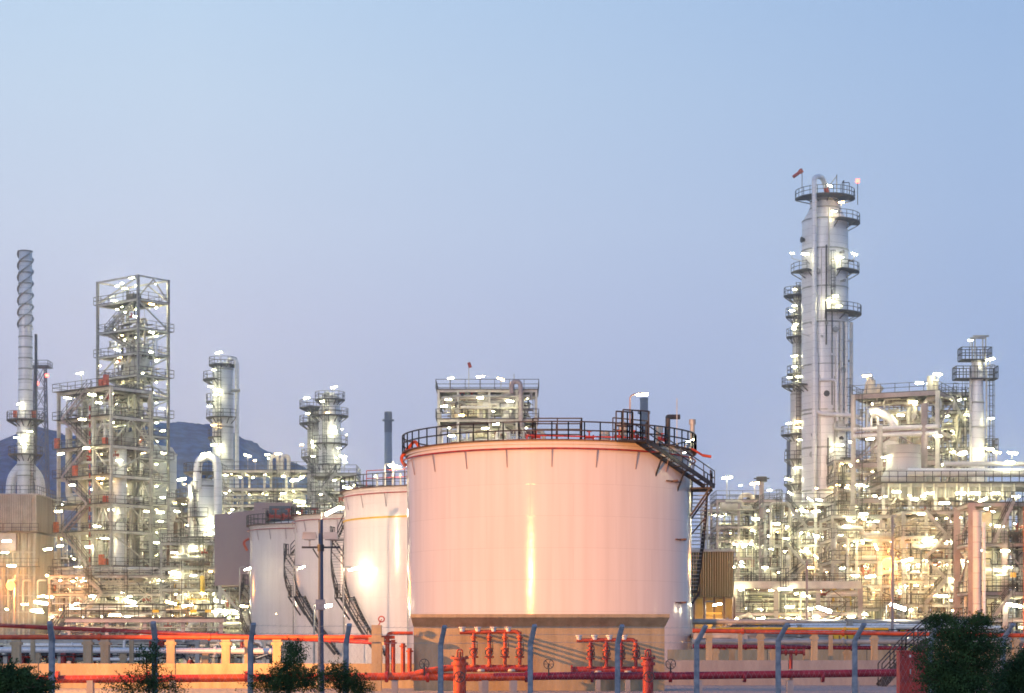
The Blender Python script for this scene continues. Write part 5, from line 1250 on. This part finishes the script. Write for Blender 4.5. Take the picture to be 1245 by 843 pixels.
# ================================================================== WORLD, LIGHT, CAMERA
w = bpy.data.worlds.new('World'); sc.world = w; w.use_nodes = True
nt = w.node_tree; nt.nodes.clear(); N = nt.nodes.new; Lk = nt.links.new
out = N('ShaderNodeOutputWorld'); bg = N('ShaderNodeBackground'); Lk(bg.outputs[0], out.inputs[0]); bg.inputs[1].default_value = 1
tc = N('ShaderNodeTexCoord'); sp = N('ShaderNodeSeparateXYZ'); Lk(tc.outputs['Generated'], sp.inputs[0])
def ramp(stops):
    r = N('ShaderNodeValToRGB'); e = r.color_ramp.elements
    while len(e) < len(stops): e.new(.5)
    for k, (p_, c_) in enumerate(stops): e[k].position = p_; e[k].color = lin(*c_)
    Lk(sp.outputs['Z'], r.inputs[0]); return r
rl = ramp([(0,(168,172,205)),(.055,(178,182,212)),(.10,(190,194,222)),(.155,(204,209,234)),(.20,(208,219,241)),(.26,(204,223,245)),(.30,(198,222,247)),(.6,(120,155,205)),(1,(85,120,180))])
rr = ramp([(0,(150,170,215)),(.055,(156,176,218)),(.10,(162,182,222)),(.155,(168,188,226)),(.20,(172,194,230)),(.26,(168,195,232)),(.30,(162,192,232)),(.6,(115,152,204)),(1,(85,120,180))])
ma = N('ShaderNodeMapRange'); ma.inputs['From Min'].default_value = -.15; ma.inputs['From Max'].default_value = .22; Lk(sp.outputs['X'], ma.inputs['Value'])
mx = N('ShaderNodeMixRGB'); Lk(ma.outputs[0], mx.inputs[0]); Lk(rl.outputs[0], mx.inputs[1]); Lk(rr.outputs[0], mx.inputs[2]); Lk(mx.outputs[0], bg.inputs[0])

s = bpy.data.lights.new('afterglow_fill', 'SUN'); s.energy = .5; s.angle = R(12); s.color = (1,.86,.84)  # sun already set; soft afterglow light added to lift the front faces
o = bpy.data.objects.new('afterglow_fill', s); COL.objects.link(o); o.rotation_euler = (R(78), 0, R(-25))

# sodium flood masts of the street side, each a real mast with its floodlight
def flood(label, x, y, h, target, energy, cone, color=(1,.50,.2), blend=.35, rad=.4):
    t = thing('street_mast', label, 'lamp post', (x, y, 0))
    MB().cyl(0,0,0,h,.14,.09,12).build('pole', M['steel'], t); MB().box(-.35,.35,-.2,.2,h,h+.3).build('lamp_head', M['housing'], t)
    l = bpy.data.lights.new('flood_light', 'SPOT'); l.energy = energy; l.color = color; l.spot_size = R(cone); l.spot_blend = blend; l.shadow_soft_size = rad
    o = bpy.data.objects.new('flood_light', l); COL.objects.link(o); o.location = (x, y, h-.5)
    o.rotation_euler = (Vector(target) - o.location).to_track_quat('-Z', 'Y').to_euler(); return t
flood('street mast left outside the picture that lights the concrete wall', -38, 74.5, 14, (0, 86.5, 0), 1250000, 62, (1,.39,.07), 1., .12)
flood('street mast nearer the camera that lights the large tank', -29, 25, 11.7, (0, 138, 8.5), 840000, 17, (1,.38,.10), .5, .6)
flood('street mast left of the small tanks', -60, 150, 14, (-12, 195, 8), 150000, 60, (1,.56,.32), .5, .4)

cam = bpy.data.cameras.new('Camera'); co = bpy.data.objects.new('Camera', cam); COL.objects.link(co)
co.location = (0, 0, EYE); co.rotation_euler = (R(90), 0, 0)
cam.sensor_width = 36; cam.lens = 36 * F / 1245; cam.clip_end = 20000; cam.clip_start = .5
cam.shift_y = (HY - 421.5) / 1245
sc.camera = co
sc.view_settings.view_transform = 'Standard'; sc.view_settings.look = 'None'; sc.view_settings.exposure = 0
sc.cycles.use_denoising = True; sc.cycles.max_bounces = 5; sc.cycles.diffuse_bounces = 2; sc.cycles.glossy_bounces = 2; sc.cycles.transmission_bounces = 2
sc.cycles.sample_clamp_indirect = 3; sc.cycles.caustics_reflective = False; sc.cycles.caustics_refractive = False
sc.cycles.filter_width = 1.7

def haze():
    m = bpy.data.materials.new('evening_haze'); m.use_nodes = True; nt = m.node_tree; nt.nodes.clear()
    v = nt.nodes.new('ShaderNodeVolumeScatter'); o = nt.nodes.new('ShaderNodeOutputMaterial')
    v.inputs['Color'].default_value = (.97,.98,1,1); v.inputs['Density'].default_value = .0010; v.inputs['Anisotropy'].default_value = .88
    nt.links.new(v.outputs[0], o.inputs['Volume'])
    MB().box(-260,260,150,400,-1,260).build('haze', m, kind='structure')
haze()
sc.cycles.volume_bounces = 0
